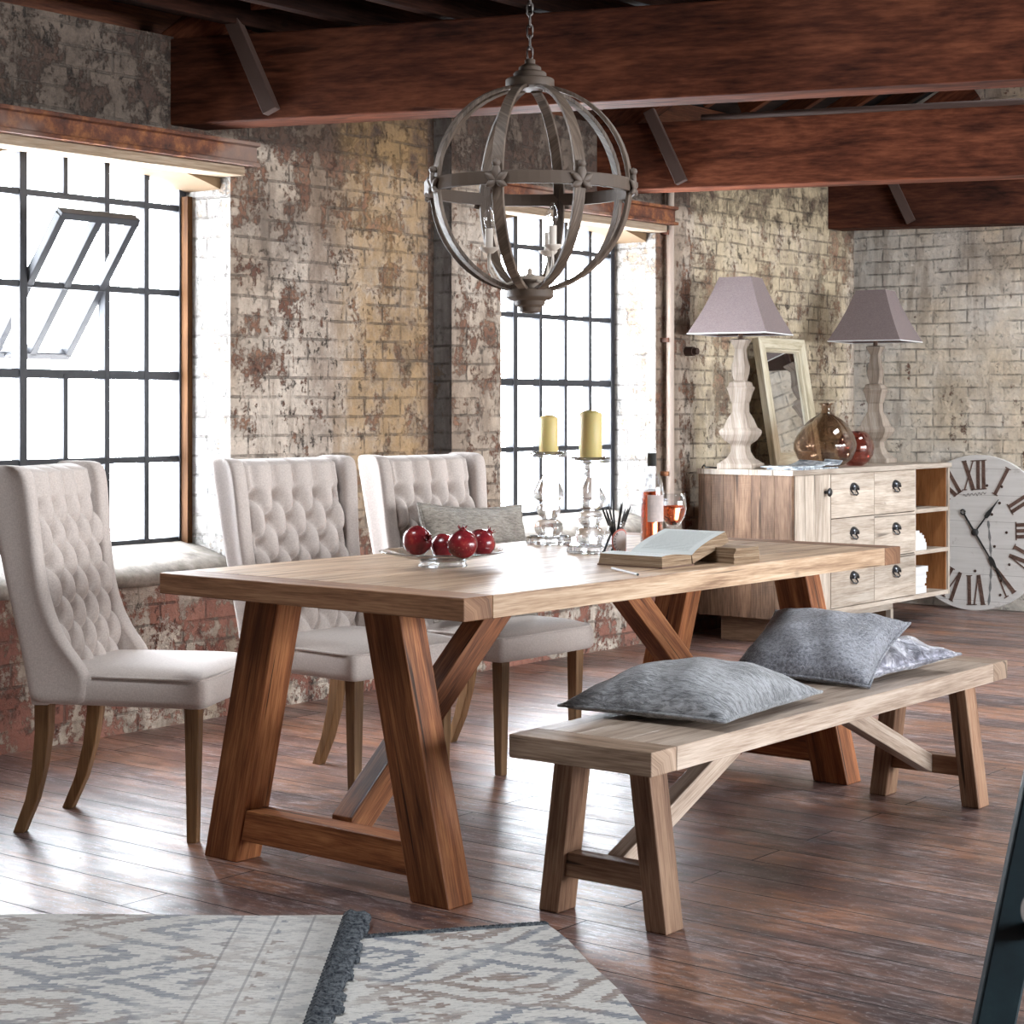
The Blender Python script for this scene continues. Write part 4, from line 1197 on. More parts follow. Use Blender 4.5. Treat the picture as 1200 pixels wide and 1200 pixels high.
# open book: near half flat, far half raised on the loose block of pages
bc = tp(786, 662)
bx_, by_ = bc
def loc2(x, y):
    c, s = math.cos(TZ), math.sin(TZ); return (bx_+x*c-y*s, by_+x*s+y*c)
t = empty('open_book', (bx_, by_, TH), R(-1), 'old open book with yellowed page edges lying near the wine glass', 'book')
def tpl(px, py, ht):      # point in the book's own frame
    X_, Y_ = at(px, py, TH+ht); d = Vector((X_-bx_, Y_-by_)); c, s = math.cos(R(1)), math.sin(R(1))
    return Vector((d.x*c-d.y*s, d.x*s+d.y*c, ht))
W_, L_ = .215, .135
x0, x1 = -.165, .055
yg = .03
def block(pts_top, pts_bot, mats, name, bulge=.006):
    bm = BM(); uv = uvl(bm); n = 8
    a, b, c, d = [Vector(p) for p in pts_top]; e, f_, g_, h_ = [Vector(p) for p in pts_bot]
    T = [[a.lerp(b, i/n).lerp(d.lerp(c, i/n), j/n)+Vector((0, 0, bulge*math.sin(PI*(j/n)**.7))) for i in range(n+1)] for j in range(n+1)]
    V = [[bm.verts.new(p) for p in r] for r in T]
    for j in range(n):
        for i in range(n):
            q = bm.faces.new((V[j][i], V[j][i+1], V[j+1][i+1], V[j+1][i]))
            for l, (uu, vv) in zip(q.loops, ((i, j), (i+1, j), (i+1, j+1), (i, j+1))): l[uv].uv = (uu/n, vv/n)
    B = [bm.verts.new(p) for p in (e, f_, g_, h_)]
    for vs, (s0, s1) in ((([V[0][i] for i in range(n+1)]), (B[0], B[1])), ([V[j][n] for j in range(n+1)], (B[1], B[2])), ([V[n][n-i] for i in range(n+1)], (B[2], B[3])), ([V[n-j][0] for j in range(n+1)], (B[3], B[0]))):
        q = bm.faces.new([s0, s1]+vs[::-1]); q.material_index = 1
    q = bm.faces.new(B[::-1]); q.material_index = 1
    return obj(name, bm, mats, t)
y0, y1 = -.125, .025
th = .034
block([(x0, y0, th), (x1, y0, th), (x1, y1, th-.004), (x0, y1, th-.004)], [(x0-.004, y0-.004, .004), (x1+.004, y0-.004, .004), (x1, y1+.004, .004), (x0, y1+.004, .004)], [M['page'], M['edges']], 'page_block', .005)
block([(x0, y1+.004, th-.004), (x1, y1+.004, th-.004), (x1, y1+.185, .090), (x0, y1+.185, .090)], [(x0, y1+.010, .004), (x1, y1+.010, .004), (x1, y1+.205, .058), (x0, y1+.205, .058)], [M['page'], M['edges']], 'page_block', .008)
bm = BM(); box(bm, x0-.006, x1+.006, y0-.007, y1+.008, 0, .004); obj('cover', bm, plain('worn_cover', (.13, .07, .045), .7), t)
bm = BM(); n = 7; rnd = random.Random(4)
rows = []
for k in range(n+1):
    z = .046*k/n; j = rnd.uniform(-.003, .003)
    rows.append([(-.09+j, -.028, z), (.085+j, -.028+j, z), (.085-j, .085, z), (-.09, .085+j, z)])
loft(bm, rows)
p = loc2(.048, .185)
o = obj('loose_page_block', bm, M['edges'], loc=(p[0], p[1], TH), rot=(0, 0, R(-8)))
tag(o, 'worn coverless block of pages propping up the open book', 'book')
p0 = Vector((*tp(717, 667.5), TH+.004)); p1 = Vector((*tp(747.5, 675), TH+.004)); d = (p1-p0).normalized()
bm = BM(); tube(bm, [p0, p1-d*.004], .0036, 8); o = obj('chalk_pencil', bm, M['white_paper'], smooth=False)
tag(o, 'slim white pencil lying on the table before the open book', 'pencil')
b = BM(); tube(b, [p1-d*.004, p1], .0037, 8); obj('end_cap', b, M['pencil'], o, label='black end')
# ---------------------------------------------------------------- sideboard
SX, SY = c2w(1.4685, 9.85); SH = .925
SD, SL = .58, 1.896
t = empty('sideboard', (SX, SY, 0), 0, 'long reclaimed wood sideboard with six drawers, a door and open shelves', 'sideboard')
# local: front face x = 0, back x = -SD, y along the front
z0, z1 = .135, SH-.022
bm = BM(); rnd = random.Random(2)
slab_w = SD-.012
b = BM(); slab(b, SD+.012, SL+.016, SH-.028, SH, 4, .001, 5)
for v in b.verts: v.co.x -= SD/2-.004; v.co.y += SL/2
obj('top', b, M['pale'], t, bevel=.002)
def vplanks(bm, xa, xb, y, th, za, zb, n, seed):   # vertical boards, one connected panel
    rnd = random.Random(seed); uv = uvl(bm)
    ws = [rnd.uniform(.7, 1.3) for _ in range(n)]; s = sum(ws); e = [xa]
    for w in ws: e.append(e[-1]+(xb-xa)*w/s)
    ring = []
    for i in range(n):
        ring += [(e[i]+.001, y, i), (e[i+1]-.001, y, i)]
        if i < n-1: ring.append((e[i+1], y+.003, i))
    ring += [(xb, y+th, n), (xa, y+th, n)]
    v0 = [bm.verts.new((x, yy, za)) for x, yy, _ in ring]; v1 = [bm.verts.new((x, yy, zb)) for x, yy, _ in ring]
    m = len(ring)
    for k in range(m):
        j = (k+1) % m
        f = bm.faces.new((v0[k], v0[j], v1[j], v1[k])); o = ring[k][2]*7.31+seed*2.1
        for l in f.loops: l[uv].uv = (l.vert.co.z+o*.4, l.vert.co.x+o)
    bm.faces.new(v0[::-1]); bm.faces.new(v1)
b = BM(); vplanks(b, -SD, -.0, 0, .022, z0, SH-.028, 7, 9); obj('side_panel', b, M['shaded_side'], t)
b = BM(); vplanks(b, -SD, -.0, 0, .022, z0, SH-.028, 7, 4)
for v in b.verts: v.co.y += SL-.022
obj('side_panel', b, M['pale'], t)
b = BM(); box(b, -SD, 0, .022, SL-.022, z0, z0+.026, 'y'); obj('bottom_panel', b, M['pale'], t, bevel=.002)
b = BM(); box(b, -SD, -SD+.012, .022, SL-.022, z0+.026, z1-.006, 'y'); obj('back_panel', b, M['shelf_in'], t)
yD, y1_, y2_, y3_ = .404, .916, 1.427, 1.837
for yy in (yD, y2_+.010):
    b = BM(); box(b, -SD+.012, -.002, yy-.010, yy+.010, z0+.026, z1-.006, 'z'); obj('divider', b, M['pale'], t, bevel=.001)
# shelf bay lining
for k, zz in enumerate((.405, .648)):
    b = BM(); box(b, -SD+.012, -.001, y2_+.020, SL-.022, zz-.012, zz+.012, 'y'); obj('shelf', b, M['pale'], t, bevel=.001)
b = BM(); box(b, -SD+.012, -.014, SL-.030, SL-.022, z0+.026, z1-.006, 'z'); obj('shelf_lining', b, M['shelf_in'], t)
# door
b = BM(); ring = 3
uv = None
vp = BM(); vplanks(vp, .012, yD-.006, 0, .022, z0+.030, z1-.008, 4, 6)
for v in vp.verts: v.co = Vector((.004-v.co.y, v.co.x+.012, v.co.z))
d = obj('door', vp, M['pale'], t)
def knob(parent, y, z):
    bm = BM(); n = 20
    for_r = [(0, 0), (.010, 0), (.008, .012), (.010, .018), (.022, .024), (.024, .030), (.018, .036), (0, .038)]
    lathe(bm, for_r, n)
    for v in bm.verts: v.co = Vector((.004+v.co.z, y+v.co.x, z+v.co.y))
    obj('knob', bm, M['pull'], parent, smooth=True)
knob(d, yD-.055, .80)
# six drawers with cup pulls
rows = [(z0+.030, .408), (.412, .650), (.654, z1-.008)]
for c, (ya, yb) in enumerate(((yD+.013, y1_-.002), (y1_+.002, y2_-.003))):
    for r_, (za, zb) in enumerate(rows):
        bm = BM(); uv = uvl(bm); sd = c*3+r_
        zs = [za, za+(zb-za)*(.30+.05*((sd*3) % 3)), za+(zb-za)*(.64+.04*(sd % 2)), zb]
        ringp = []
        for i in range(3):
            ringp += [(.004, zs[i]+.0006, i), (.004, zs[i+1]-.0006, i)]
            if i < 2: ringp.append((.0025, zs[i+1], i))
        ringp += [(-.30, zb, 3), (-.30, za, 3)]
        v0 = [bm.verts.new((x, ya, z)) for x, z, _ in ringp]; v1 = [bm.verts.new((x, yb, z)) for x, z, _ in ringp]
        m = len(ringp)
        for k in range(m):
            j = (k+1) % m; f = bm.faces.new((v0[k], v0[j], v1[j], v1[k])); o = ringp[k][2]*7.31+sd*4.4
            for l in f.loops: l[uv].uv = (l.vert.co.y+o*.4, l.vert.co.z+o)
        bm.faces.new(v0[::-1]); bm.faces.new(v1)
        d = obj('drawer', bm, M['pale'], t)
        yc, zc = (ya+yb)/2, (za+zb)/2+.035
        bm = BM()          # half-round cup pull on a back plate
        rws = []
        for i in range(9):
            th = PI*i/8
            rws.append([(.004, yc+.040*math.cos(th), zc-.006+.040*math.sin(th)), (.014, yc+.040*math.cos(th), zc-.006+.039*math.sin(th)), (.030, yc+.030*math.cos(th), zc-.006+.026*math.sin(th)), (.033, yc+.022*math.cos(th), zc-.008+.014*math.sin(th)), (.029, yc+.020*math.cos(th), zc-.010+.012*math.sin(th)), (.004, yc+.030*math.cos(th), zc-.010+.030*math.sin(th))])
        loft(bm, rws)
        cp = obj('cup_pull', bm, M['pull'], d, smooth=True, bevel=.001)
        bm = BM(); tube(bm, [(.008, yc-.030, zc-.010), (.022, yc-.026, zc-.030), (.024, yc, zc-.036), (.022, yc+.026, zc-.030), (.008, yc+.030, zc-.010)], .0045, 8)
        obj('ring', bm, M['pull'], cp, smooth=True)
# plinth frame set in under the carcass
b = BM(); box(b, -.105, -.075, .07, 1.30, .085, z0, 'y'); obj('plinth_rail', b, M['pale'], t, bevel=.002)
for yy in (.07, 1.27):
    b = BM(); box(b, -.106, -.074, yy, yy+.032, 0, .086, 'z'); obj('plinth_post', b, M['pale'], t, bevel=.002)
    b = BM(); box(b, -SD+.10, -.105, yy, yy+.022, 0, z0, 'x'); obj('plinth_side', b, M['shaded_side'], t, bevel=.002)
b = BM(); box(b, -SD+.10, -SD+.122, .092, 1.27, 0, z0, 'y'); obj('plinth_back', b, M['shaded_side'], t, bevel=.002)

# paper stacks on the open shelves
rnd = random.Random(8)
ordn = ['bottom', 'second from the bottom', 'third from the bottom', 'fourth from the bottom', 'fifth from the bottom', 'sixth from the bottom', 'topmost', 'topmost']
for shelf, zz, hs, slope in (('middle', .417, [.024, .018, .022, .022, .014, .016], .010), ('bottom', z0+.0265, [.040, .016, .030, .014, .024, .034], -.002)):
    z = zz; y = y2_+.024
    for i, h in enumerate(hs):
        ln = .165-slope*i+rnd.uniform(-.012, .012)
        if shelf == 'middle' and i > 3: ln -= .02*(i-3)
        w = rnd.uniform(.19, .23)
        lab = 'white paperbound book, %s of the stack on the %s shelf' % (ordn[i] if i < len(hs)-1 else 'topmost', shelf)
        bm = BM(); xo = SX-.012-rnd.uniform(0, .012)
        box(bm, xo-w, xo, SY+y, SY+y+ln, z+.0015, z+h-.0015, 'y')
        o = obj('book', bm, M['white_paper']); tag(o, lab, 'book', 'white books on the sideboard shelves')
        for s0 in (z+.0002, z+h-.0014):
            b = BM(); box(b, xo-w-.001, xo+.0015, SY+y-.001, SY+y+ln+.0015, s0, s0+.0012, 'y'); obj('cover', b, M['white_paper'], o)
        z += h

# ---------------------------------------------------------------- table lamps
def lamp_prof():
    s = .00463
    raw = [(0, 29), (6, 29), (7.5, 26), (12, 18), (20, 12.5), (27, 12), (29, 13.5), (33, 20), (40, 25.5), (44, 26.5), (46.5, 24), (48, 21), (58, 16.5), (66, 11), (77, 10.5), (79, 12), (90, 15.5), (95, 18), (97, 15), (101, 14), (103, 8.2), (112, 11), (120, 11.5), (128, 9), (140, 7), (146, 11), (149, 13), (151, 13), (152, 9)]
    return [(z*s, w*2*s/1.34/2) for z, w in raw]
def make_lamp(label):
    t = empty('table_lamp', (0, 0, 0), 0, label, 'lamp', 'square limewashed lamps on the sideboard')
    bm = BM(); rings = [[(-w, -w, z), (w, -w, z), (w, w, z), (-w, w, z)] for z, w in lamp_prof()]
    loft(bm, rings)
    uv = uvl(bm)
    for f in bm.faces:
        for l in f.loops: l[uv].uv = (l.vert.co.z, l.vert.co.x+l.vert.co.y*.7)
    obj('base', bm, M['white_wood'], t, bevel=.003, angle=20)
    bm = BM(); lathe(bm, [(0, .70), (.013, .70), (.013, .76), (.016, .765), (.016, .80), (0, .80)], 16); so = obj('socket', bm, plain('lamp_socket', (.20, .13, .10), .4, .4), t, smooth=True)
    zb, zt_, wb, wt = .728, 1.034, .222, .090
    bm = BM(); n = 10
    rings = []
    for k in range(n+1):
        u = k/n; w = wb+(wt-wb)*u-.008*math.sin(PI*u); z = zb+(zt_-zb)*u
        rings.append([(-w, -w, z), (w, -w, z), (w, w, z), (-w, w, z)])
    loft(bm, rings, cap=False)
    sh = obj('lamp_shade', bm, M['lampshade'], t, solid=.003)
    bm = BM(); tube(bm, [(-wb, -wb, zb), (wb, -wb, zb), (wb, wb, zb), (-wb, wb, zb)], .0035, 6, closed=True); obj('trim', bm, M['white_paper'], sh)
    bm = BM(); tube(bm, [(-wt, 0, zt_-.02), (0, 0, zt_-.03), (wt, 0, zt_-.02)], .003, 6); tube(bm, [(0, 0, .80), (0, 0, zt_-.03)], .004, 6); obj('shade_carrier', bm, M['pull'], sh)
    bm = BM(); lathe(bm, [(0, .80), (.014, .80), (.015, .82), (.030, .86), (.028, .885), (0, .90)], 16); obj('bulb', bm, M['cream'], so, smooth=True)
    return t
l1 = make_lamp('square limewashed lamp with a taupe shade, between the pale pipe and the mirror')
l1.location = (-5.335, 8.755, SH); l1.rotation_euler = (0, 0, R(11.7))
bm = BM(); tube(bm, [(-5.40, 8.66, SH+.006), (-5.46, 8.60, SH+.010), (-5.52, 8.68, SH+.02), (-5.57, 8.74, SH+.006), (-5.60, 8.80, SH-.2), (-5.61, 8.85, .3)], .0045, 6)
o = obj('cord', bm, M['pencil'], l1, smooth=True)
o.matrix_parent_inverse = l1.matrix_basis.inverted()
l2 = make_lamp('square limewashed lamp with a taupe shade, beside the pink glass globe vase')
l2.location = (-5.285, 10.22, SH); l2.rotation_euler = (0, 0, R(9))

# ---------------------------------------------------------------- leaning mirror
MW, MH, MT = .53, .745, .045
t = empty('mirror', (-5.43, 9.31, SH+.001), 0, 'pale wooden framed mirror leaning on the wall behind the smoky vase', 'mirror')
t.rotation_euler = (0, R(-9.5), 0)
bm = BM(); fw = .082
def miter(bm, a, b, c, d):   # outer a-b, inner d-c on front; moulded section
    a, b, c, d = [Vector(q) for q in (a, b, c, d)]
    rows = []
    for o_, i_ in ((a, d), (b, c)):
        rows.append([Vector((-MT, o_.x, o_.y)), Vector((-.004, o_.x, o_.y)), Vector((0, *(o_.lerp(i_, .06)))), Vector((0, *(o_.lerp(i_, .72)))), Vector((-.012, *(o_.lerp(i_, .80)))), Vector((-.012, *(o_.lerp(i_, .90)))), Vector((-.026, *i_)), Vector((-MT, *i_))])
    uv = uvl(bm); V = [[bm.verts.new(p) for p in r] for r in rows]; n = 8
    for k in range(n):
        j = (k+1) % n; f = bm.faces.new((V[0][k], V[0][j], V[1][j], V[1][k]))
        L = (b-a).length
        for l, q in zip(f.loops, ((0, k), (0, j), (L, j), (L, k))): l[uv].uv = (q[0]+a.x*3, q[1]*.02+a.y*5)
O = [(0, 0), (MW, 0), (MW, MH), (0, MH)]; I = [(fw, fw), (MW-fw, fw), (MW-fw, MH-fw), (fw, MH-fw)]
for k in range(4):
    j = (k+1) % 4
    miter(bm, O[k], O[j], I[j], I[k])
bmesh.ops.remove_doubles(bm, verts=bm.verts, dist=1e-5)
obj('mirror_frame', bm, M['frame_wood'], t)
bm = BM(); box(bm, -.032, -.028, fw-.005, MW-fw+.005, fw-.005, MH-fw+.005); obj('mirror_glass', bm, plain('silvered_glass', (.86, .88, .88), .03, 1.0), t)
# ---------------------------------------------------------------- vases
def shell(outer, th):
    return outer+[(max(r-th, 0.0), z+(th if i == 0 else 0)) for i, (r, z) in reversed(list(enumerate(outer)))]
t = empty('bottle_vase', (-5.12, 9.30, SH+.001), R(20), 'squat smoky brown glass bottle vase with a narrow neck', 'vase')
out = [(0, .004), (.06, 0), (.105, .012), (.145, .045), (.168, .095), (.170, .130), (.155, .175), (.125, .222), (.088, .262), (.052, .285), (.034, .298), (.029, .318), (.029, .340), (.040, .350), (.042, .356)]
bm = BM(); lathe(bm, out+[(.036, .355), (.026, .340), (.026, .318), (.031, .300), (.049, .282), (.085, .259), (.122, .219), (.152, .174), (.167, .130), (.165, .096), (.142, .047), (.103, .015), (.06, .003), (0, .007)], 48)
for v in bm.verts:
    a = math.atan2(v.co.y, v.co.x); k = 1+.02*math.cos(2*a+.5); v.co.x *= k+.02; v.co.y *= k-.02; v.co.x += (v.co.z-.1)*.03
obj('body', bm, M['smoke'], t, smooth=True)
t = empty('globe_vase', (-5.10, 9.62, SH+.001), 0, 'pinkish round glass globe vase half hidden by the smoky bottle vase', 'vase')
out = [(0, .004), (.04, 0), (.072, .018), (.098, .055), (.107, .100), (.100, .142), (.078, .178), (.052, .196)]
bm = BM(); lathe(bm, out+[(.050, .194), (.076, .175), (.097, .141), (.104, .100), (.095, .056), (.070, .021), (.04, .003), (0, .007)], 40)
obj('body', bm, M['pink'], t, smooth=True)
# magazines
def magazine(label, x, y, z, rz, w, l, th, curl, flip):
    bm = BM(); n = 10; rows = []
    for k in range(n+1):
        u = k/n; dz = curl*max(0, u-.6)**2*6
        yy = l*(u-.5)
        rows.append([(-w/2, yy, dz), (w/2, yy, dz*.7), (w/2, yy, dz*.7+th), (-w/2, yy, dz+th)])
    loft(bm, rows)
    o = obj('magazine', bm, M['mag'], None, loc=(x, y, z), rot=(0, 0, rz)); tag(o, label, 'magazine', 'magazines on the sideboard')
    b = BM(); box(b, -w/2+.002, w/2-.002, -l/2+.002, l*.05, th, th+.0008); obj('cover_sheet', b, M['white_paper'] if flip else M['mag'], o)
magazine('lower grey magazine lying flat on the sideboard', -5.05, 8.93, SH+.0005, R(4), .215, .44, .008, .0, 0)
magazine('upper glossy magazine with a lifted corner on the sideboard', -5.075, 8.90, SH+.010, R(-6), .21, .36, .007, .03, 0)
magazine('thin pale leaflet sticking out from under the vase-side end of the magazines', -4.985, 9.10, SH+.0187, R(14), .10, .20, .003, .03, 1)

# ---------------------------------------------------------------- clock leaning on the end wall
CR = .485
CX, CYB = -4.975, YB-.16
lean = math.asin(min(.9, .115/(2*CR)))
t = empty('wall_clock', (CX, CYB, .0), 0, 'huge round whitewashed clock with brown Roman numerals standing on the floor', 'clock')
t.rotation_euler = (-lean, 0, 0)
roll = R(4.0)
bm = BM(); lathe(bm, [(0, 0), (CR-.004, 0), (CR, .004), (CR, .026), (CR-.004, .030), (0, .030)], 96)
for v in bm.verts: v.co = Vector((v.co.x, .030-v.co.z, v.co.y+CR))
face = obj('face', bm, M['clock'], t)
def cpt(r, ang, tx=0, ty=0, y=-.0015):
    """ang clockwise from XII; tx, ty offsets in the numeral's own upright frame (ty outward)"""
    a = PI/2-ang+roll
    ux, uz = math.cos(a), math.sin(a)
    return Vector((ux*(r+ty)+uz*tx, y, uz*(r+ty)-ux*tx+CR))
def stroke(bm, r0, ang, p, q, w):
    (x0_, y0_), (x1_, y1_) = p, q
    d = Vector((x1_-x0_, y1_-y0_)); d.normalize(); s = Vector((-d.y, d.x))*w/2
    pts = [(x0_+s.x, y0_+s.y), (x1_+s.x, y1_+s.y), (x1_-s.x, y1_-s.y), (x0_-s.x, y0_-s.y)]
    b4 = [cpt(r0, ang, a, b, -.0005) for a, b in pts]; t4 = [cpt(r0, ang, a, b, -.0030) for a, b in pts]
    hexa(bm, b4, t4, random.uniform(0, 9))
NUM = ['XII', 'I', 'II', 'III', 'IV', 'V', 'VI', 'VII', 'VIII', 'IX', 'X', 'XI']
NH = .185; r0 = .265
for i, s in enumerate(NUM):
    ang = i*PI/6
    wid = {'I': .036, 'V': .088, 'X': .088}
    tot = sum(wid[c] for c in s); x = -tot/2
    bm = BM()
    for c in s:
        w = wid[c]
        if c == 'I':
            xc = x+w/2; stroke(bm, r0, ang, (xc, 0), (xc, NH), .022)
            for yy in (.003, NH-.003): stroke(bm, r0, ang, (xc-.020, yy), (xc+.020, yy), .006)
        elif c == 'V':
            stroke(bm, r0, ang, (x+.016, NH), (x+w/2, 0), .024); stroke(bm, r0, ang, (x+w-.014, NH), (x+w/2+.003, 0), .008)
            for xx in (x+.016, x+w-.014): stroke(bm, r0, ang, (xx-.016, NH-.003), (xx+.016, NH-.003), .006)
        else:
            stroke(bm, r0, ang, (x+.014, NH), (x+w-.014, 0), .024); stroke(bm, r0, ang, (x+w-.014, NH), (x+.014, 0), .008)
            for xx in (x+.014, x+w-.014):
                for yy in (.003, NH-.003): stroke(bm, r0, ang, (xx-.016, yy), (xx+.016, yy), .006)
        x += w
    obj('numeral', bm, M['numeral'], t)
def hand(name, ang, ln, tail, w, spade):
    bm = BM(); y0_, y1_ = -.006, -.010
    def P(r, x, y): return cpt(0, ang, x, r, y)
    prof = [(-tail, w*.5), (0, w*.6), (spade-.055, w*.42), (spade-.045, w*1.5), (spade-.02, w*1.7), (spade+.03, w*.6), (ln, .001)]
    rows = []
    for r, h in prof: rows.append([P(r, -h, y0_), P(r, h, y0_), P(r, h, y1_), P(r, -h, y1_)])
    loft(bm, rows)
    o = obj(name, bm, M['ink'], t)
    if tail > .05:
        b = BM(); tube(b, [cpt(0, ang, .014*math.cos(2*PI*k/14), -tail-.014+.016*math.sin(2*PI*k/14), -.008) for k in range(14)], .005, 6, closed=True); obj('ring', b, M['ink'], o)
hand('hour_hand', R(39), .255, .02, .0085, .165)
hand('minute_hand', R(149), .385, .135, .0095, .235)
bm = BM(); lathe(bm, [(0, 0), (.022, 0), (.022, .010), (.012, .016), (0, .017)], 20)
for v in bm.verts: v.co = Vector((v.co.x, -v.co.z, v.co.y+CR))
obj('hub', bm, M['ink'], t, smooth=True)
for r, dg in ((.30, 16), (.33, 33), (.24, 43), (.155, 46), (.205, 92), (.155, 126), (.30, 133), (.24, 181), (.345, 152), (.42, 158), (.31, 228), (.26, 300)):
    bm = BM(); c = cpt(r, R(dg))
    lathe(bm, [(0, 0), (.009, 0), (.007, .004), (0, .005)], 10)
    for v in bm.verts: v.co = Vector((c.x+v.co.x, -v.co.z, c.z+v.co.y))
    obj('nail', bm, M['strap'], t)
# faint script below XII and a long worn streak in the paint
bm = BM(); pts = []
for k in range(46):
    u = k/45; pts.append(cpt(.232, 0, -.075+.15*u, .010*math.sin(u*38)*(1.3 if k % 9 < 2 else .7)+.012*u, -.0008))
tube(bm, pts, .0016, 4); obj('script', bm, plain('faded_script', (.16, .14, .13), .8), t)
bm = BM(); pts = [cpt(.06+.38*u, R(118+58*min(1, u*1.7)), .006*math.sin(u*23), 0, -.0006) for u in [k/24 for k in range(25)]]
pts = [Vector((.082+.018*math.sin(3*u)+.028*u, -.0009, CR+.075-.52*u)) for u in [k/20 for k in range(21)]]
loft(bm, [[p-Vector((w_, 0, 0)), p+Vector((w_, 0, 0))] for p, w_ in zip(pts, [.006+.004*math.sin(k*2.1) for k in range(21)])], cap=False, closed=False)
obj('worn_streak', bm, plain('worn_paint', (.20, .20, .20), .8), t)

# ---------------------------------------------------------------- rugs
def rug(name, label, pts, mat, fringe, z):
    """pts: corner, along, down in viewer floor coordinates"""
    P = [Vector((*c2w(*p), 0)) for p in pts]
    o = P[0]; ex = P[1]-P[0]; ey = P[2]-P[0]
    ang = math.atan2(ex.y, ex.x)
    t = empty(name, (o.x, o.y, z), ang, label, 'rug')
    W, H_ = ex.length, ey.length
    sgn = 1 if ex.x*ey.y-ex.y*ey.x > 0 else -1
    bm = BM(); n = 24; m = 24; rnd = random.Random(len(label))
    V = {}
    for i in range(n+1):
        for j in range(m+1):
            u, v = i/n, j/m
            x = W*u; y = sgn*H_*v
            if j == 0: y += .005*math.sin(13*u)
            if i == n: x += .008*math.sin(9*v)+.004*math.sin(23*v)
            V[i, j] = (x, y)
    T = {k: bm.verts.new((p[0], p[1], .009)) for k, p in V.items()}
    for i in range(n):
        for j in range(m): bm.faces.new((T[i, j], T[i+1, j], T[i+1, j+1], T[i, j+1]))
    ed = [(i, 0) for i in range(n)]+[(n, j) for j in range(m)]+[(i, m) for i in range(n, 0, -1)]+[(0, j) for j in range(m, 0, -1)]
    L = [bm.verts.new((V[e][0], V[e][1], 0)) for e in ed]; q = len(ed)
    for k in range(q): bm.faces.new((T[ed[k]], L[k], L[(k+1) % q], T[ed[(k+1) % q]]))
    obj('weave', bm, mat, t)
    return t, W, H_, sgn
t, W, H_, sg = rug('rug', 'pale faded kilim rug with a thick navy tassel fringe', [(-1.95, 4.576), (-.400, 4.56), (-1.95-.03, 3.10)], M['rug_a'], 1, .011)
rnd = random.Random(5)
for part in ('tassel_fringe',):
    bm = BM()
    n = 62
    for k in range(n):          # knotted cords side by side on one heading cord
        y = sg*H_*(k+.5)/n
        l = .052+rnd.uniform(-.01, .012); dy = rnd.uniform(-.006, .006)
        tube(bm, [(W-.006, y, .008), (W+.010, y+dy*.2, .016), (W+.024, y+dy*.5, .013), (W+.04, y+dy, .011), (W+l, y+dy*1.6, .006)], [.008, .012, .008, .012, .007], 6)
    tube(bm, [(W, 0, .010), (W, sg*H_, .010)], .009, 6)
    tag(obj('tassel_fringe', bm, M['tassel'], t, smooth=True), None, None, None, 'stuff')
t, W, H_, sg = rug('rug', 'bolder patterned kilim rug with a small dark scalloped edge', [(-.62, 4.325), (.085, 4.516), (-.62+.369*2.0, 4.325-.702*2.0)], M['rug_b'], 0, .001)
bm = BM(); n = 46
for k in range(n):
    x = W*(k+.5)/n
    tube(bm, [(x-.008, 0, .008), (x-.004, -sg*.013, .010), (x+.004, -sg*.013, .010), (x+.008, 0, .008)], .0045, 6)
tube(bm, [(0, -sg*.001, .008), (W, -sg*.001, .008)], .005, 6)
tag(obj('scalloped_edging', bm, M['tassel'], t, smooth=True), None, None, None, 'stuff')

# ---------------------------------------------------------------- paint-splashed step ladder
t = empty('step_ladder', (*c2w(.655, 2.9), 0), A, 'teal painted wooden step ladder splashed with paint, at the frame edge', 'ladder')
dx = .205                    # lean per metre of height
def rail(yo, x0_, lean_, w, d, h, nm):
    bm = BM(); y0_, y1_ = yo, yo+d
    hexa(bm, [(x0_, y0_, 0), (x0_+w, y0_, 0), (x0_+w, y1_, 0), (x0_, y1_, 0)], [(x0_+lean_*h, y0_, h), (x0_+w+lean_*h, y0_, h), (x0_+w+lean_*h, y1_, h), (x0_+lean_*h, y1_, h)])
    obj(nm, bm, M['ladder'], t, bevel=.004)
rail(0, 0, dx, .064, .026, 1.25, 'rail')
rail(-.42, .032, dx*.98, .064, .026, 1.25, 'rail')
for k in range(4):
    z = .165+.28*k
    bm = BM(); x = dx*z+.012; tube(bm, [(x+.05, -.43, z), (x+.045, .03, z)], .014, 12); obj('rung', bm, M['rung'], t, smooth=True)
rail(-.02, .56, -.20, .05, .024, 1.22, 'back_leg')
rail(-.39, .56, -.20, .05, .024, 1.22, 'back_leg')
bm = BM(); box(bm, dx*1.25-.02, .34, -.43, .03, 1.25, 1.275, 'y'); obj('top_step', bm, M['ladder'], t, bevel=.004)
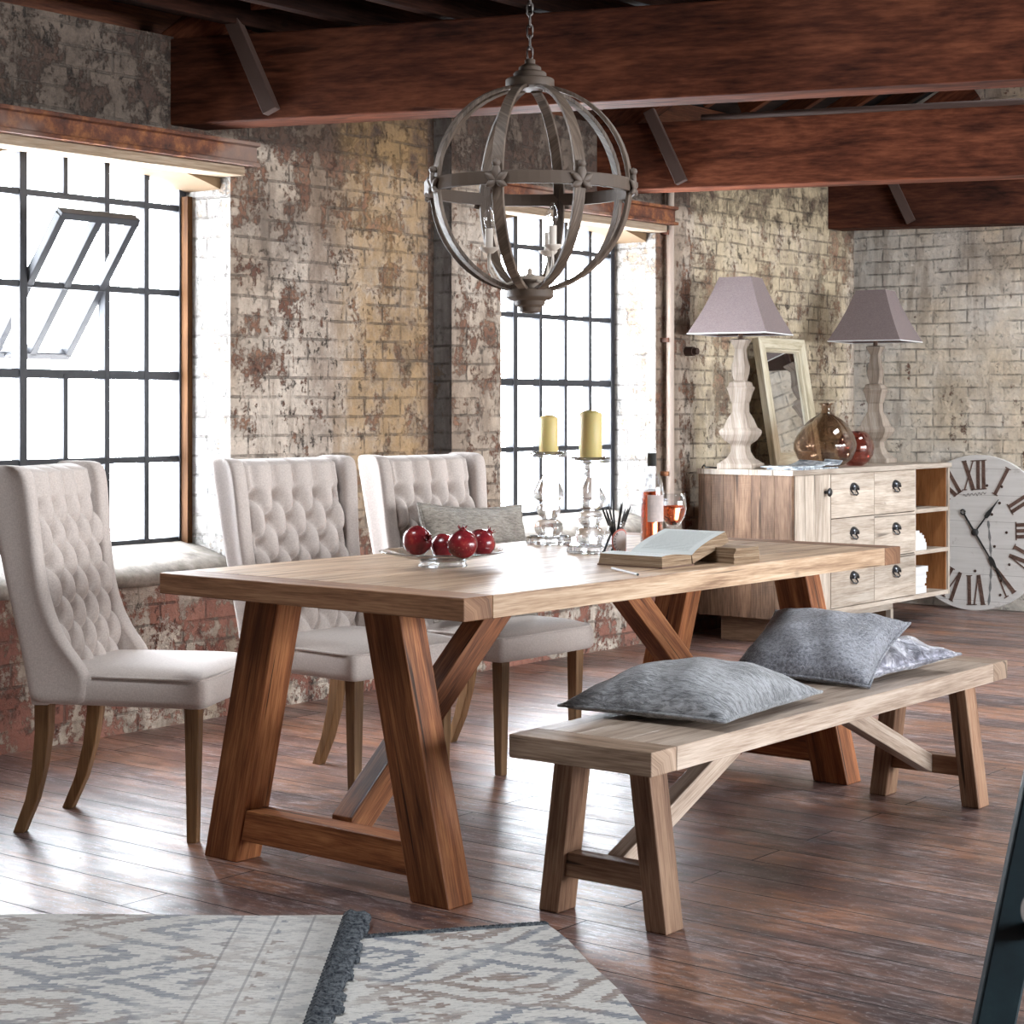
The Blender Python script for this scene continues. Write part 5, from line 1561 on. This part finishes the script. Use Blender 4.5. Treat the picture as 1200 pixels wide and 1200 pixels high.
# ---------------------------------------------------------------- daylight and camera
sc = bpy.context.scene
w = bpy.data.worlds.new('overcast_daylight'); sc.world = w; w.use_nodes = True
nt = w.node_tree; bg = nt.nodes['Background']
bg.inputs[0].default_value = (.91, .955, 1.0, 1)
tc = nt.nodes.new('ShaderNodeTexCoord'); sp = nt.nodes.new('ShaderNodeSeparateXYZ'); mr = nt.nodes.new('ShaderNodeMapRange')
nt.links.new(tc.outputs['Generated'], sp.inputs[0]); nt.links.new(sp.outputs[0], mr.inputs[0])
mr.inputs[1].default_value = -.8; mr.inputs[2].default_value = .8; mr.inputs[3].default_value = WORLD*1.7; mr.inputs[4].default_value = WORLD*1.4
nt.links.new(mr.outputs[0], bg.inputs[1])
def portal(name, loc, rot, sx, sy):
    l = bpy.data.lights.new(name, 'AREA'); l.shape = 'RECTANGLE'; l.size = sx; l.size_y = sy
    l.cycles.is_portal = True
    o = bpy.data.objects.new(name, l); C.objects.link(o); o.location = loc; o.rotation_euler = rot
for i, (y0, y1) in enumerate(WIN):
    portal('window_portal', (-6.03, (y0+y1)/2, 1.47), (0, R(-90), 0), 1.56, y1-y0)
for x0, x1, y0, y1 in (ADDED_ROOFLIGHT, ADDED_ROOFLIGHT2):
    portal('added_rooflight_portal', ((x0+x1)/2, (y0+y1)/2, 2.87+(6.3+(x0+x1)/2)*PITCH), (0, -math.atan(PITCH), 0), (x1-x0)*1.1, y1-y0)
for y0, y1 in ((3.3, 5.6), (6.1, 8.4), (8.8, 10.8)):
    portal('opening_portal', (6.02, (y0+y1)/2, 1.58), (0, R(90), 0), 2.05, y1-y0)
cam = bpy.data.cameras.new('camera'); co = bpy.data.objects.new('camera', cam); C.objects.link(co)
co.location = (0, 0, EYE); co.rotation_euler = (R(90), 0, A)
cam.sensor_width = 36; cam.lens = 36*F/1200; cam.shift_y = -(600-HOR)/1200
cam.clip_start = .05; cam.clip_end = 200
sc.camera = co
vs = sc.view_settings
vs.view_transform = 'Standard'; vs.look = 'None'; vs.exposure = EXPO; vs.gamma = 1.0; vs.use_curve_mapping = False
sc.cycles.max_bounces = 10; sc.cycles.diffuse_bounces = 5; sc.cycles.transmission_bounces = 10; sc.cycles.transparent_max_bounces = 16
sc.cycles.use_denoising = True
sc.cycles.sample_clamp_indirect = 6.0
